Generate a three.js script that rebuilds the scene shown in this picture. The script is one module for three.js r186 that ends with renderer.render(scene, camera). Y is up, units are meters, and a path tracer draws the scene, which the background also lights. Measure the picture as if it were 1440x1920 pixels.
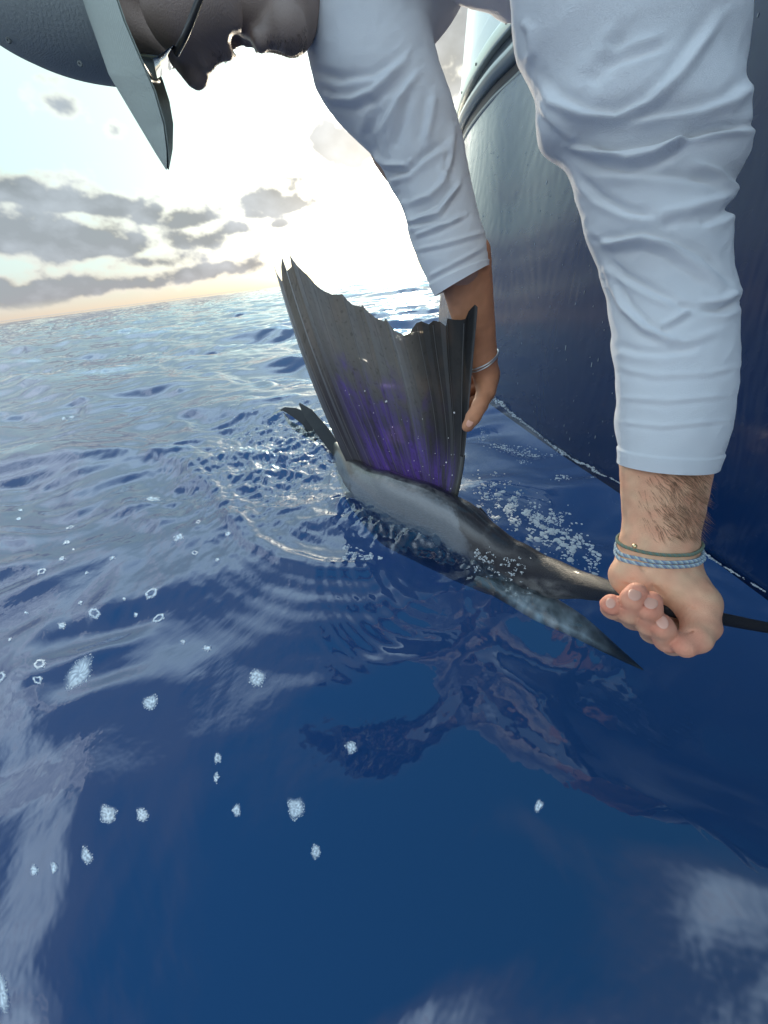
import * as THREE from 'three';
import { mergeGeometries } from 'three/addons/utils/BufferGeometryUtils.js';
import { createNoise3D, createNoise2D } from 'simplex-noise';

// ---------------------------------------------------------------- camera, sky, sun, exposure
const H = 0.5, FOC = 700;                                  // the lens is half a metre above the sea
const scene = new THREE.Scene();
const camera = new THREE.PerspectiveCamera(2 * Math.atan(960 / FOC) * 180 / Math.PI, 0.75, 0.02, 20000);
camera.position.set(0, H, 0);
camera.rotation.order = 'YXZ';
camera.rotation.set(THREE.MathUtils.degToRad(-32.5), 0, THREE.MathUtils.degToRad(-7.33));
camera.updateMatrixWorld(true);
const renderer = new THREE.WebGLRenderer({ antialias: true });
renderer.toneMapping = THREE.LinearToneMapping;
renderer.toneMappingExposure = 1.65;
renderer.shadowMap.enabled = true;
const SUN_AZ = 5.5, SUN_EL = 6.5;
const D2R = Math.PI / 180;
const dirOf = (az, el) => new THREE.Vector3(Math.sin(az * D2R) * Math.cos(el * D2R), Math.sin(el * D2R), -Math.cos(az * D2R) * Math.cos(el * D2R));
const sunDir = dirOf(SUN_AZ, SUN_EL);
const sun = new THREE.DirectionalLight(new THREE.Color(1, 0.86, 0.66), 2.0);
sun.position.copy(sunDir.clone().multiplyScalar(30)); sun.target.position.set(0, 0.3, -0.6);
sun.castShadow = true; sun.shadow.radius = 6;
sun.shadow.camera.left = sun.shadow.camera.bottom = -4; sun.shadow.camera.right = sun.shadow.camera.top = 4; sun.shadow.camera.far = 80;
scene.add(sun, sun.target);

// ---------------------------------------------------------------- helpers
let seed = 7;
const rnd = () => { seed = (seed + 0x6d2b79f5) | 0; let t = Math.imul(seed ^ (seed >>> 15), 1 | seed); t = (t + Math.imul(t ^ (t >>> 7), 61 | t)) ^ t; return ((t ^ (t >>> 14)) >>> 0) / 4294967296; };
const n2 = createNoise2D(rnd), n3 = createNoise3D(rnd);
const V = (x, y, z) => new THREE.Vector3(x, y, z);
const { lerp, clamp, smoothstep } = THREE.MathUtils;
const ray = (px, py) => V((px - 720) / FOC, -(py - 960) / FOC, -1).applyEuler(camera.rotation);
const P = (px, py, d) => ray(px, py).multiplyScalar(d).add(camera.position);              // a place seen there, d metres deep
const onY = (px, py, y = 0) => { const r = ray(px, py); return r.multiplyScalar((y - H) / r.y).add(camera.position); };
const inv = camera.matrixWorld.clone().invert();
const seenAt = (v) => { const c = v.clone().applyMatrix4(inv); return [720 + FOC * c.x / -c.z, 960 - FOC * c.y / -c.z, -c.z]; };
const azel = (px, py) => { const r = ray(px, py).normalize(); return [Math.atan2(r.x, -r.z) / D2R, Math.asin(r.y) / D2R]; };
const fbm = (x, y, o = 4) => { let s = 0, a = 0.5; for (let i = 0; i < o; i++) { s += a * n2(x, y); x = x * 2.03 + 17.1; y = y * 2.03 - 9.3; a *= 0.5; } return s; };
const interp = (list, t) => {                                                              // piecewise linear through [[t, a, b...]]
  if (t <= list[0][0]) return list[0].slice(1);
  for (let i = 1; i < list.length; i++) if (t <= list[i][0]) { const k = (t - list[i - 1][0]) / (list[i][0] - list[i - 1][0]); return list[i].slice(1).map((v, j) => lerp(list[i - 1][j + 1], v, k)); }
  return list[list.length - 1].slice(1);
};
const names = new Set();
const numbered = (name) => { let k = name, i = 0; while (names.has(k)) k = name + '_' + String(++i).padStart(3, '0'); names.add(k); return k; };
function tag(o, label, category, group, kind) { o.userData.label = label; if (category) o.userData.category = category; if (group) o.userData.group = group; if (kind) o.userData.kind = kind; return o; }
function thing(name) { const g = new THREE.Group(); g.name = numbered(name); scene.add(g); return g; }
function part(name, geometry, material, parent = scene, label) {
  const m = new THREE.Mesh(geometry, material); m.name = parent === scene ? numbered(name) : name; m.castShadow = m.receiveShadow = true; parent.add(m);
  if (label) m.userData.label = label; return m;
}
function tex(w, h, fn, srgb = false, repeat = true) {
  const d = new Uint8Array(w * h * 4);
  for (let y = 0; y < h; y++) for (let x = 0; x < w; x++) { const c = fn((x + 0.5) / w, (y + 0.5) / h), o = (y * w + x) * 4; for (let k = 0; k < 3; k++) d[o + k] = clamp(Math.round((Array.isArray(c) ? c[k] : c) * 255), 0, 255); d[o + 3] = 255; }
  const t = new THREE.DataTexture(d, w, h); t.magFilter = THREE.LinearFilter; t.wrapS = t.wrapT = repeat ? THREE.RepeatWrapping : THREE.ClampToEdgeWrapping;
  if (srgb) t.colorSpace = THREE.SRGBColorSpace; t.needsUpdate = true; return t;
}
const toS = (c) => c.map((v) => v <= 0.0031308 ? v * 12.92 : 1.055 * Math.pow(v, 1 / 2.4) - 0.055);
const tileNoise = (u, v, f, s) => { const a = 2 * Math.PI; return n3(Math.cos(u * a) * f + s, Math.sin(u * a) * f + Math.cos(v * a) * f * 0.83, Math.sin(v * a) * f - s); };
function grid(nu, nv, at, closedU = false, uvScale = [1, 1]) {                               // a sheet through at(u, v)
  const pos = new Float32Array((nu + 1) * (nv + 1) * 3), uv = new Float32Array((nu + 1) * (nv + 1) * 2), idx = [];
  for (let j = 0, k = 0; j <= nv; j++) for (let i = 0; i <= nu; i++, k++) { const p = at(i / nu, j / nv); pos[k * 3] = p.x; pos[k * 3 + 1] = p.y; pos[k * 3 + 2] = p.z; uv[k * 2] = i / nu * uvScale[0]; uv[k * 2 + 1] = j / nv * uvScale[1]; }
  for (let j = 0; j < nv; j++) for (let i = 0; i < nu; i++) { const a = j * (nu + 1) + i, b = a + 1, c = a + nu + 1, d = c + 1; idx.push(a, b, d, a, d, c); }
  const g = new THREE.BufferGeometry(); g.setAttribute('position', new THREE.BufferAttribute(pos, 3)); g.setAttribute('uv', new THREE.BufferAttribute(uv, 2)); g.setIndex(idx); g.computeVertexNormals();
  if (closedU) { const n = g.attributes.normal; for (let j = 0; j <= nv; j++) { const a = j * (nu + 1), b = a + nu, v = V(n.getX(a) + n.getX(b), n.getY(a) + n.getY(b), n.getZ(a) + n.getZ(b)).normalize(); n.setXYZ(a, v.x, v.y, v.z); n.setXYZ(b, v.x, v.y, v.z); } }
  return g;
}
const tube = (pts, r, seg = 40, rad = 8, closed = false) => new THREE.TubeGeometry(new THREE.CatmullRomCurve3(pts, closed), seg, r, rad, closed);

// smooth bodies: tapered capsules joined by a smooth minimum, meshed by surface nets
const smin = (a, b, k) => { const h = Math.max(k - Math.abs(a - b), 0) / k; return Math.min(a, b) - h * h * k * 0.25; };
function cap(a, b, ra, rb = ra) {
  const bx = b.x - a.x, by = b.y - a.y, bz = b.z - a.z, bb = bx * bx + by * by + bz * bz + 1e-12;
  return (x, y, z) => { const px = x - a.x, py = y - a.y, pz = z - a.z, h = clamp((px * bx + py * by + pz * bz) / bb, 0, 1), dx = px - bx * h, dy = py - by * h, dz = pz - bz * h; return Math.sqrt(dx * dx + dy * dy + dz * dz) - (ra + (rb - ra) * h); };
}
const join = (k, list) => (x, y, z) => { let d = list[0](x, y, z); for (let i = 1; i < list.length; i++) d = smin(d, list[i](x, y, z), k); return d; };
function nets(f, lo, hi, h) {
  const nx = Math.ceil((hi.x - lo.x) / h) + 1, ny = Math.ceil((hi.y - lo.y) / h) + 1, nz = Math.ceil((hi.z - lo.z) / h) + 1, val = new Float32Array(nx * ny * nz), id = new Int32Array(nx * ny * nz).fill(-1);
  for (let k = 0, n = 0; k < nz; k++) for (let j = 0; j < ny; j++) for (let i = 0; i < nx; i++, n++) val[n] = f(lo.x + i * h, lo.y + j * h, lo.z + k * h);
  const pos = [], idx = [], at = (i, j, k) => (k * ny + j) * nx + i;
  const E = [[0, 1], [0, 2], [0, 4], [1, 3], [1, 5], [2, 3], [2, 6], [3, 7], [4, 5], [4, 6], [5, 7], [6, 7]];
  for (let k = 0; k < nz - 1; k++) for (let j = 0; j < ny - 1; j++) for (let i = 0; i < nx - 1; i++) {
    const v = []; let neg = 0;
    for (let c = 0; c < 8; c++) { const q = val[at(i + (c & 1), j + ((c >> 1) & 1), k + (c >> 2))]; v.push(q); if (q < 0) neg++; }
    if (neg === 0 || neg === 8) continue;
    let x = 0, y = 0, z = 0, n = 0;
    for (const [a, b] of E) if ((v[a] < 0) !== (v[b] < 0)) { const t = v[a] / (v[a] - v[b]); x += lerp(a & 1, b & 1, t); y += lerp((a >> 1) & 1, (b >> 1) & 1, t); z += lerp(a >> 2, b >> 2, t); n++; }
    id[at(i, j, k)] = pos.length / 3; pos.push(lo.x + (i + x / n) * h, lo.y + (j + y / n) * h, lo.z + (k + z / n) * h);
  }
  const quad = (a, b, c, d, flip) => { if (Math.min(a, b, c, d) < 0) return; if (flip) idx.push(a, c, b, a, d, c); else idx.push(a, b, c, a, c, d); };
  for (let k = 1; k < nz - 1; k++) for (let j = 1; j < ny - 1; j++) for (let i = 1; i < nx - 1; i++) {
    const s = val[at(i, j, k)] < 0;
    if (s !== val[at(i + 1, j, k)] < 0) quad(id[at(i, j - 1, k - 1)], id[at(i, j, k - 1)], id[at(i, j, k)], id[at(i, j - 1, k)], !s);
    if (s !== val[at(i, j + 1, k)] < 0) quad(id[at(i - 1, j, k - 1)], id[at(i - 1, j, k)], id[at(i, j, k)], id[at(i, j, k - 1)], !s);
    if (s !== val[at(i, j, k + 1)] < 0) quad(id[at(i - 1, j - 1, k)], id[at(i, j - 1, k)], id[at(i, j, k)], id[at(i - 1, j, k)], !s);
  }
  const nrm = new Float32Array(pos.length), uv = new Float32Array(pos.length / 3 * 2), e = h * 0.35;
  for (let i = 0; i < pos.length; i += 3) {
    const x = pos[i], y = pos[i + 1], z = pos[i + 2], gx = f(x + e, y, z) - f(x - e, y, z), gy = f(x, y + e, z) - f(x, y - e, z), gz = f(x, y, z + e) - f(x, y, z - e), l = Math.hypot(gx, gy, gz) || 1;
    nrm[i] = gx / l; nrm[i + 1] = gy / l; nrm[i + 2] = gz / l; uv[i / 3 * 2] = (x + z * 0.6) * 12; uv[i / 3 * 2 + 1] = (y - z * 0.4) * 12;
  }
  const g = new THREE.BufferGeometry(); g.setAttribute('position', new THREE.BufferAttribute(new Float32Array(pos), 3)); g.setAttribute('normal', new THREE.BufferAttribute(nrm, 3)); g.setAttribute('uv', new THREE.BufferAttribute(uv, 2)); g.setIndex(idx); return g;
}
const colorize = (g, fn) => { const p = g.attributes.position, c = new Float32Array(p.count * 3); for (let i = 0; i < p.count; i++) fn(V(p.getX(i), p.getY(i), p.getZ(i)), i).forEach((q, k) => { c[i * 3 + k] = q; }); g.setAttribute('color', new THREE.BufferAttribute(c, 3)); return g; };

// ---------------------------------------------------------------- sky: low sun behind broken cloud
{
  const W = 4096, HH = 2048, data = new Float32Array(W * HH * 4);
  const blobs = [];
  for (const [px, py, w, h, a] of [[30, 362, 4.5, 1.1, 1], [120, 378, 4.5, 1.1, 1], [215, 388, 4, 1.05, 1], [280, 405, 2.6, 0.9, 0.9], [350, 412, 4, 0.9, 1], [425, 434, 3, 0.7, 0.8],
    [-60, 430, 7, 2, 1.1], [40, 448, 6.5, 1.9, 1.1], [150, 452, 6, 1.5, 1.1], [235, 462, 4, 1.2, 1], [370, 452, 4.5, 0.9, 1], [455, 430, 1.6, 0.6, 0.8], [300, 490, 6, 0.9, 0.8],
    [-40, 540, 5, 1.1, 1], [60, 556, 5.5, 1.2, 1], [160, 540, 4.5, 1.0, 1], [250, 530, 5, 0.9, 0.9], [360, 515, 5, 0.8, 0.85], [450, 502, 4.5, 0.7, 0.7], [540, 500, 3, 0.5, 0.5],
    [505, 378, 3.0, 1.3, 1.1], [545, 383, 2.6, 0.9, 1.0], [553, 357, 2.0, 1.2, 0.85], [480, 404, 1.6, 0.6, 0.8], [525, 422, 1.3, 0.4, 0.7],
    [620, 275, 2.8, 1.6, 1.15], [665, 282, 3.2, 1.4, 1.15], [128, 203, 2.0, 0.8, 0.5], [170, 225, 1.2, 0.6, 0.4], [210, 240, 1.2, 0.5, 0.4], [840, 110, 4, 3.2, 0.95], [870, 60, 3.4, 2.4, 0.9], [830, 170, 2.2, 2.2, 0.7]])
    { const [az, el] = azel(px, py); blobs.push([az, el, w, h, a]); }
  for (let i = 0; i < 130; i++) { const az = 26 + rnd() * 286, el = 2 + Math.pow(rnd(), 1.7) * 40; blobs.push([az > 180 ? az - 360 : az, el, 3 + rnd() * 6, 0.6 + el * 0.05 + rnd() * 1.3, 0.5 + rnd() * 0.5]); }   // broken cloud goes on round the horizon, brightened high up to lighten the reflections
  for (let j = 0; j < HH; j++) {
    const el = ((j + 0.5) / HH - 0.5) * 180, cosE = Math.cos(el * D2R);
    const near = blobs.filter((b) => Math.abs(b[1] - el) < b[3] * 3.4);
    for (let i = 0; i < W; i++) {
      const lon = ((i + 0.5) / W - 0.5) * 2 * Math.PI, x = Math.cos(lon) * cosE, z = Math.sin(lon) * cosE, y = Math.sin(el * D2R), o = (j * W + i) * 4;
      data[o + 3] = 1;
      if (el < -1) { data[o] = 0.25; data[o + 1] = 0.36; data[o + 2] = 0.5; continue; }
      const az = Math.atan2(x, -z) / D2R, ang = Math.acos(clamp(x * sunDir.x + y * sunDir.y + z * sunDir.z, -1, 1)) / D2R;
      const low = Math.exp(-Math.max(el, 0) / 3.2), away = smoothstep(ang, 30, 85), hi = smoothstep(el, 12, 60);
      const glow = 3.2 * Math.exp(-Math.pow(ang / 10, 2)) + 1.2 * Math.exp(-ang / 13);
      let r = lerp(lerp(0.32, 0.69, away), 0.55, hi), g = lerp(lerp(0.46, 0.82, away), 0.74, hi), b = lerp(lerp(0.44, 0.89, away), 0.92, hi); { const z = smoothstep(el, 50, 72); r *= lerp(1, 0.22, z); g *= lerp(1, 0.7, z); }
      const top = el + 5 * n3(x * 2.2, y * 2.2, z * 2.2) + 11 * Math.exp(-Math.pow((Math.abs(az) - 80) / 32, 2)), k = (lerp(lerp(1, 2.0, smoothstep(el, 23, 38)), lerp(0.32, 2.4, smoothstep(el, 13, 36)), away) + 0.9 * Math.exp(-ang / 30)) * lerp(1, 0.17, smoothstep(top, 37, 56)); r *= k; g *= k; b *= k;  // unseen sky shaped: bright band behind lights sleeves, dim overhead and sides darken reflections
      r = lerp(r, 0.50 * lerp(1, 0.5, away), low * 0.9); g = lerp(g, 0.385 * lerp(1, 0.55, away), low * 0.9); b = lerp(b, 0.30 * lerp(1, 0.7, away), low * 0.9);
      r += glow * 1.0; g += glow * lerp(0.93, 0.80, low); b += glow * lerp(0.78, 0.34, low);
      // cloud
      let f = 0;
      for (const q of near) { let da = Math.abs(az - q[0]); if (da > 180) da = 360 - da; da = da * cosE / q[2]; if (da > 3) continue; const de = (el - q[1]) / (q[3] * (el < q[1] ? 1.0 : 1.45)); f = Math.max(f, q[4] * Math.exp(-(da * da + de * de))); }
      if (f > 0.02) {
        const ux = x * 9, uy = y * 16, uz = z * 9;
        let nz = 0, a = 0.5, s = 1; for (let q = 0; q < 6; q++) { nz += a * n3(ux * s + q * 7, uy * s - q * 3, uz * s); s *= 2.1; a *= 0.56; }
        const d = f * 1.25 + nz * 0.75 - 0.40, al = smoothstep(d, -0.2, 0.2), thick = smoothstep(d, 0.02, 0.5);
        const sunny = Math.exp(-ang / 22), rim = (1 - thick) * (0.35 + 1.3 * sunny), c = (0.215 + 0.09 * nz + 0.07 * n3(ux * 0.8, uy * 0.8, uz * 0.8)) * lerp(1, 4, smoothstep(el, 14, 26) * smoothstep(Math.abs(az), 30, 45)) + 0.03 * n3(ux * 2.2, uy * 2.2, uz * 2.2);
        const warm = 0.3 * Math.exp(-el / 4) + 0.25 * sunny;
        const cr = c * (0.92 + warm * 0.5) + rim * 0.62 + 0.30 * sunny * sunny, cg = c * 1.08 + rim * 0.50 + 0.23 * sunny * sunny, cb = c * (1.24 - warm * 0.25) + rim * 0.36 + 0.15 * sunny * sunny;
        const m = al * 0.93 * (0.55 + 0.45 * thick) * smoothstep(el, 0.2, 1.6);
        r = lerp(r, cr, m); g = lerp(g, cg, m); b = lerp(b, cb, m);
      }
      data[o] = r; data[o + 1] = g; data[o + 2] = b;
    }
  }
  const t = new THREE.DataTexture(data, W, HH, THREE.RGBAFormat, THREE.FloatType); t.mapping = THREE.EquirectangularReflectionMapping; t.magFilter = THREE.LinearFilter; t.needsUpdate = true;
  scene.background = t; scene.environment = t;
}

// ---------------------------------------------------------------- the sea
const waves = [];
for (const [n, l0, l1, rms, spread] of [[14, 2.2, 7, 0.026, 0.7], [26, 0.5, 2.2, 0.021, 0.9], [30, 0.12, 0.5, 0.0078, 1.1], [22, 0.035, 0.12, 0.00045, 1.5]])
  for (let i = 0; i < n; i++) { const l = l0 * Math.pow(l1 / l0, (i + rnd()) / n), a = 1.98 + (rnd() + rnd() + rnd() - 1.5) * spread, k = 2 * Math.PI / l; waves.push({ l, kx: k * Math.cos(a), kz: k * Math.sin(a), ph: rnd() * 6.283, a: rms * Math.SQRT2 / Math.sqrt(n) * (0.5 + rnd()) }); }
const wakeRidge = [[300, 868], [360, 890], [405, 930], [440, 985], [482, 1042], [545, 1078], [610, 1098], [690, 1102]].map(([x, y]) => onY(x, y));
const lapLine = [[640, 960], [690, 1000], [750, 1032], [820, 1056], [890, 1078], [950, 1102], [1010, 1140]].map(([x, y]) => onY(x, y));
const headAt = onY(840, 1075), tailAt = onY(520, 850);
const segDist = (x, z, a, b) => { const bx = b.x - a.x, bz = b.z - a.z, t = clamp(((x - a.x) * bx + (z - a.z) * bz) / (bx * bx + bz * bz), 0, 1); return Math.hypot(x - a.x - bx * t, z - a.z - bz * t); };
function sea(x, z, cell = 0) {
  const r = Math.hypot(x, z); let y = 0;
  const lee = lerp(0.72, 1, smoothstep(r, 0.7, 2.6)), wx = x + 0.05 * n2(x * 2.1, z * 2.1), wz = z + 0.05 * n2(x * 2.1 + 40, z * 2.1), gust = 0.65 + 0.5 * n2(x * 0.9 + 5, z * 0.9);
  for (const w of waves) {
    if (w.l < cell * 2.6) continue;
    const k = w.l < 2.2 ? (w.l < 0.5 ? lee * gust : lee) : 0.9 * smoothstep(300 - r, 0, 200);
    const s = Math.sin(w.kx * wx + w.kz * wz + w.ph);
    y += w.a * k * (s + 0.28 * s * s - 0.14);                          // crests a little sharper than troughs
  }
  if (r < 4) {
    let d = 9; for (let i = 1; i < wakeRidge.length; i++) d = Math.min(d, segDist(x, z, wakeRidge[i - 1], wakeRidge[i]));
    y += 0.011 * Math.exp(-Math.pow(d / 0.028, 2)) + 0.0012 * Math.exp(-d / 0.09) * Math.sin(d * 6.283 / 0.035);
    if (r < 1.4) { let e = 9; for (let i = 1; i < lapLine.length; i++) e = Math.min(e, segDist(x, z, lapLine[i - 1], lapLine[i])); if (e < 0.12) y += (0.013 + 0.009 * n2(x * 16, z * 16) + 0.004 * n2(x * 42, z * 42)) * Math.exp(-Math.pow(e / 0.032, 2)); }
    const dh = Math.hypot(x - headAt.x, z - headAt.z); y += 0.0006 * Math.sin(dh * 6.283 / 0.024 + 1.5 * n2(x * 5, z * 5)) * Math.exp(-Math.pow((dh - 0.2) / 0.11, 2)) * smoothstep(n2(x * 4, z * 4 + 9), -0.4, 0.5);
    const td = Math.hypot((x - tailAt.x - 0.02) / 0.34, (z - tailAt.z) / 0.5), m = Math.exp(-td * td * 1.4);      // water churned by the tail
    if (m > 0.01) { let q = 0, a = 0.016, s = 9; for (let i = 0; i < 4; i++) { q += a * (0.5 - Math.abs(n3(x * s, z * s, i * 5))); s *= 2.1; a *= 0.52; } y += m * q * 1.3; }
  }
  return y;
}
{
  const NR = 1080, NA = 860, R1 = 9000, pos = new Float32Array((NR + 1) * (NA + 1) * 3), uv = new Float32Array((NR + 1) * (NA + 1) * 2), idx = new Uint32Array(NR * NA * 6);
  const radius = (j) => { const t = j / NR; return t < 0.05 ? 0.02 + 0.23 * t / 0.05 : t < 0.93 ? 0.25 * Math.pow(1600, (t - 0.05) / 0.88) : 400 * Math.pow(R1 / 400, (t - 0.93) / 0.07); };
  const turn = (i) => { const t = i / NA * 2 - 1; return Math.PI * (0.34 * t + 0.66 * t * t * t * Math.abs(t)); };    // finer towards the open sea ahead
  for (let j = 0, k = 0; j <= NR; j++) { const r = radius(j), cell = radius(j + 1) - r; for (let i = 0; i <= NA; i++, k++) {
    const a = turn(i), x = Math.sin(a) * r, z = -Math.cos(a) * r; pos[k * 3] = x; pos[k * 3 + 1] = j === NR ? 0 : sea(x, z, cell); pos[k * 3 + 2] = z; uv[k * 2] = x / 0.6; uv[k * 2 + 1] = z / 0.6; } }
  for (let j = 0, q = 0; j < NR; j++) for (let i = 0; i < NA; i++) { const a = j * (NA + 1) + i, b = a + 1, c = a + NA + 1, d = c + 1; idx[q++] = a; idx[q++] = d; idx[q++] = b; idx[q++] = a; idx[q++] = c; idx[q++] = d; }
  const g = new THREE.BufferGeometry(); g.setAttribute('position', new THREE.BufferAttribute(pos, 3)); g.setAttribute('uv', new THREE.BufferAttribute(uv, 2)); g.setIndex(new THREE.BufferAttribute(idx, 1)); g.computeVertexNormals();
  if (g.attributes.normal.getY(5000) < 0) { for (let i = 0; i < idx.length; i += 3) { const t = idx[i]; idx[i] = idx[i + 1]; idx[i + 1] = t; } g.computeVertexNormals(); }
  const ripple = tex(512, 512, (u, v) => 0.5 + 0.22 * tileNoise(u, v, 2.2, 1) + 0.16 * tileNoise(u, v, 5, 7) + 0.08 * tileNoise(u, v, 11, 3));
  const m = new THREE.MeshPhysicalMaterial({ color: new THREE.Color(0.74, 0.85, 0.93), transmission: 1, thickness: 0, roughness: 0.03, ior: 1.62, bumpMap: ripple, bumpScale: 0.0005 });
  tag(part('water', g, m), 'rippled open sea surface reaching to the horizon', 'sea', null, 'structure');
  const deep = new THREE.MeshStandardMaterial({ color: new THREE.Color(0.0001, 0.040, 0.136), roughness: 1 }); deep.roughness = 1;
  const dg = new THREE.CircleGeometry(9500, 96); dg.rotateX(-Math.PI / 2); dg.translate(0, -1.6, 0);
  tag(part('deep_water', dg, deep), 'deep blue water below the sea surface', 'sea', null, 'structure');
}

// ---------------------------------------------------------------- the boat
const railY = 1.09;
{
  const boat = thing('boat'); tag(boat, 'dark blue boat with a glossy flared hull and grey rub rail on the right', 'boat');
  // stations from behind the camera to the stern corner and round it: waterline point and rail point
  const st = [];
  const wl = [[0.60, 3.2], [0.62, 1.2], [0.61, 0.3]].map(([x, z]) => V(x, 0, z)), rl = [[0.70, 3.2], [0.71, 1.2], [0.70, 0.3]].map(([x, z]) => V(x, railY, z));
  for (const [x, y] of [[1440, 1120], [1300, 1018], [1160, 920], [1040, 841], [925, 760], [860, 714], [818, 686]]) wl.push(onY(x, y));
  for (const z of [-0.3, -0.55, -0.85, -1.2]) rl.push(V(lerp(0.69, 0.665, (-z - 0.3) / 0.9), railY, z));
  for (const [x, y] of [[1000, 70], [930, 145], [885, 208]]) rl.push(onY(x, y, railY));
  const endW = wl[wl.length - 1], endR = onY(862, 262, railY);
  const cw = new THREE.CatmullRomCurve3(wl), cr = new THREE.CatmullRomCurve3([...rl, endR]);
  const N = 90;
  for (let i = 0; i <= N; i++) { const t = i / N, a = cw.getPoint(t), z = a.z; let lo = 0, hi = 1; const zr = lerp(3.2, endR.z, (3.2 - z) / (3.2 - endW.z)); for (let k = 0; k < 30; k++) { const m = (lo + hi) / 2; if (cr.getPoint(m).z > zr) lo = m; else hi = m; } st.push([a, cr.getPoint(lo)]); }
  const a0 = st[N][0], b0 = st[N][1];
  for (let i = 1; i <= 8; i++) { const q = i / 8 * Math.PI / 2, r = 0.05; st.push([V(a0.x + r * (1 - Math.cos(q)), 0, a0.z - r * Math.sin(q)), V(b0.x + r * (1 - Math.cos(q)), railY, b0.z - r * Math.sin(q))]); }
  { const [a, b] = st[st.length - 1]; st.push([V(a.x + 2.2, 0, a.z - 0.02), V(b.x + 2.2, railY, b.z - 0.02)]); }
  const M = st.length - 1;
  const side = (u, y) => { const f = u * M, i = Math.min(Math.floor(f), M - 1), k = f - i, a = st[i][0].clone().lerp(st[i + 1][0], k), b = st[i][1].clone().lerp(st[i + 1][1], k), s = y / railY; const p = a.lerp(b, s > 0 ? s * s * 0.55 + s * 0.45 : s * 0.5); p.y = y; if (y < -0.02) p.x += 7 * (-0.02 - y); return p; };
  const scuff = tex(1024, 512, (u, v) => 0.5 + 0.42 * tileNoise(u, v, 1.6, 2));
  scuff.repeat.set(1.5, 1.5);
  const rough = tex(512, 512, (u, v) => { const s = n2(u * 4 + v * 22, v * 3 - u * 6); return 0.2 + 0.12 * s * s + 0.03 * n2(u * 20 + v * 60, v * 10); });
  const gel = new THREE.MeshPhysicalMaterial({ color: new THREE.Color(0.003, 0.020, 0.075), roughness: 1, roughnessMap: rough, clearcoat: 0.35, clearcoatRoughness: 0.1, bumpMap: scuff, bumpScale: 0.0009, specularIntensity: 0.5 });
  part('hull', grid(M * 2, 60, (u, v) => side(u, lerp(-0.35, 1.03, v)), false, [6, 1.4]), gel, boat);
  const sweep = (profile, n = M * 2, u1 = 1, u0 = 0) => grid(n, profile.length - 1, (u, v) => { const uu = lerp(u0, u1, u), q = profile[Math.round(v * (profile.length - 1))], b = side(uu, railY), c = side(Math.min(uu + 0.004, 1), railY), d = side(Math.max(uu - 0.004, 0), railY), t = c.sub(d).normalize(), out = V(t.z, 0, -t.x); if (out.x > 0 && uu < 0.9) out.multiplyScalar(-1); return b.add(out.multiplyScalar(q[0])).add(V(0, q[1], 0)); });
  const round = (cx, cy, r, n = 18) => Array.from({ length: n + 1 }, (_, i) => [cx + r * Math.cos(i / n * 6.2832), cy + r * Math.sin(i / n * 6.2832)]);
  const grey = new THREE.MeshPhysicalMaterial({ color: new THREE.Color(0.16, 0.19, 0.20), roughness: 0.32, clearcoat: 0.4 });
  const steel = new THREE.MeshStandardMaterial({ color: new THREE.Color(0.62, 0.66, 0.62), roughness: 0.34, metalness: 0.85 });
  const black = new THREE.MeshStandardMaterial({ color: new THREE.Color(0.012, 0.02, 0.035), roughness: 0.4 });
  const white = new THREE.MeshPhysicalMaterial({ color: new THREE.Color(0.66, 0.74, 0.72), roughness: 0.35, clearcoat: 0.3 });
  part('rail_base', sweep([[-0.01, -0.075], [0.012, -0.06], [0.016, 0.0], [0.012, 0.06], [-0.01, 0.075]]), black, boat);
  part('rub_rail', sweep(round(0.022, 0.0, 0.026)), grey, boat);
  part('rail_lip', sweep(round(0.014, -0.062, 0.009)), grey, boat);
  part('rail_cap', sweep([[-0.012, 0.06], [0.03, 0.062], [0.036, 0.07], [0.036, 0.098], [0.03, 0.105], [-0.012, 0.106]]), steel, boat);
  const u0 = 0.62;
  part('bulwark', sweep([[0.004, 0.106], [0.0, 0.19], [-0.006, 0.2]], 120, 1, u0), white, boat);
  part('bulwark_top', sweep([[-0.006, 0.2], [-0.05, 0.56], [-0.09, 0.58], [-0.09, 0.1]], 120, 1, u0), white, boat);
  // deck so that the boat is closed from above
  const dg = grid(40, 1, (u, v) => { const p = side(u * 0.98, railY); p.y = railY - 0.03; if (v > 0) p.x = 2.8; return p; }); part('deck', dg, white, boat);
  // screws in the rail cap
  const sc = new THREE.CylinderGeometry(0.0045, 0.0045, 0.004, 12); sc.rotateZ(Math.PI / 2);
  for (let i = 0; i < 4; i++) { const m = part('screw', sc, black, boat); const p = side(0.70 + i * 0.06, railY); m.position.set(p.x - 0.037, railY + 0.084, p.z); }
  // the through-hull fitting low on the topside
  const th = P(1040, 275, 0.95), f = new THREE.TorusGeometry(0.022, 0.005, 10, 30); f.rotateY(-Math.PI / 2);
  for (let k = 0; k < 40; k++) { const q = side(k / 60, th.y); if (q.z < th.z) { th.x = q.x - 0.002; break; } }
  const fit = part('hull_fitting', f, new THREE.MeshStandardMaterial({ color: new THREE.Color(0.3, 0.2, 0.12), metalness: 0.8, roughness: 0.4 }), boat); fit.position.copy(th);
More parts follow.
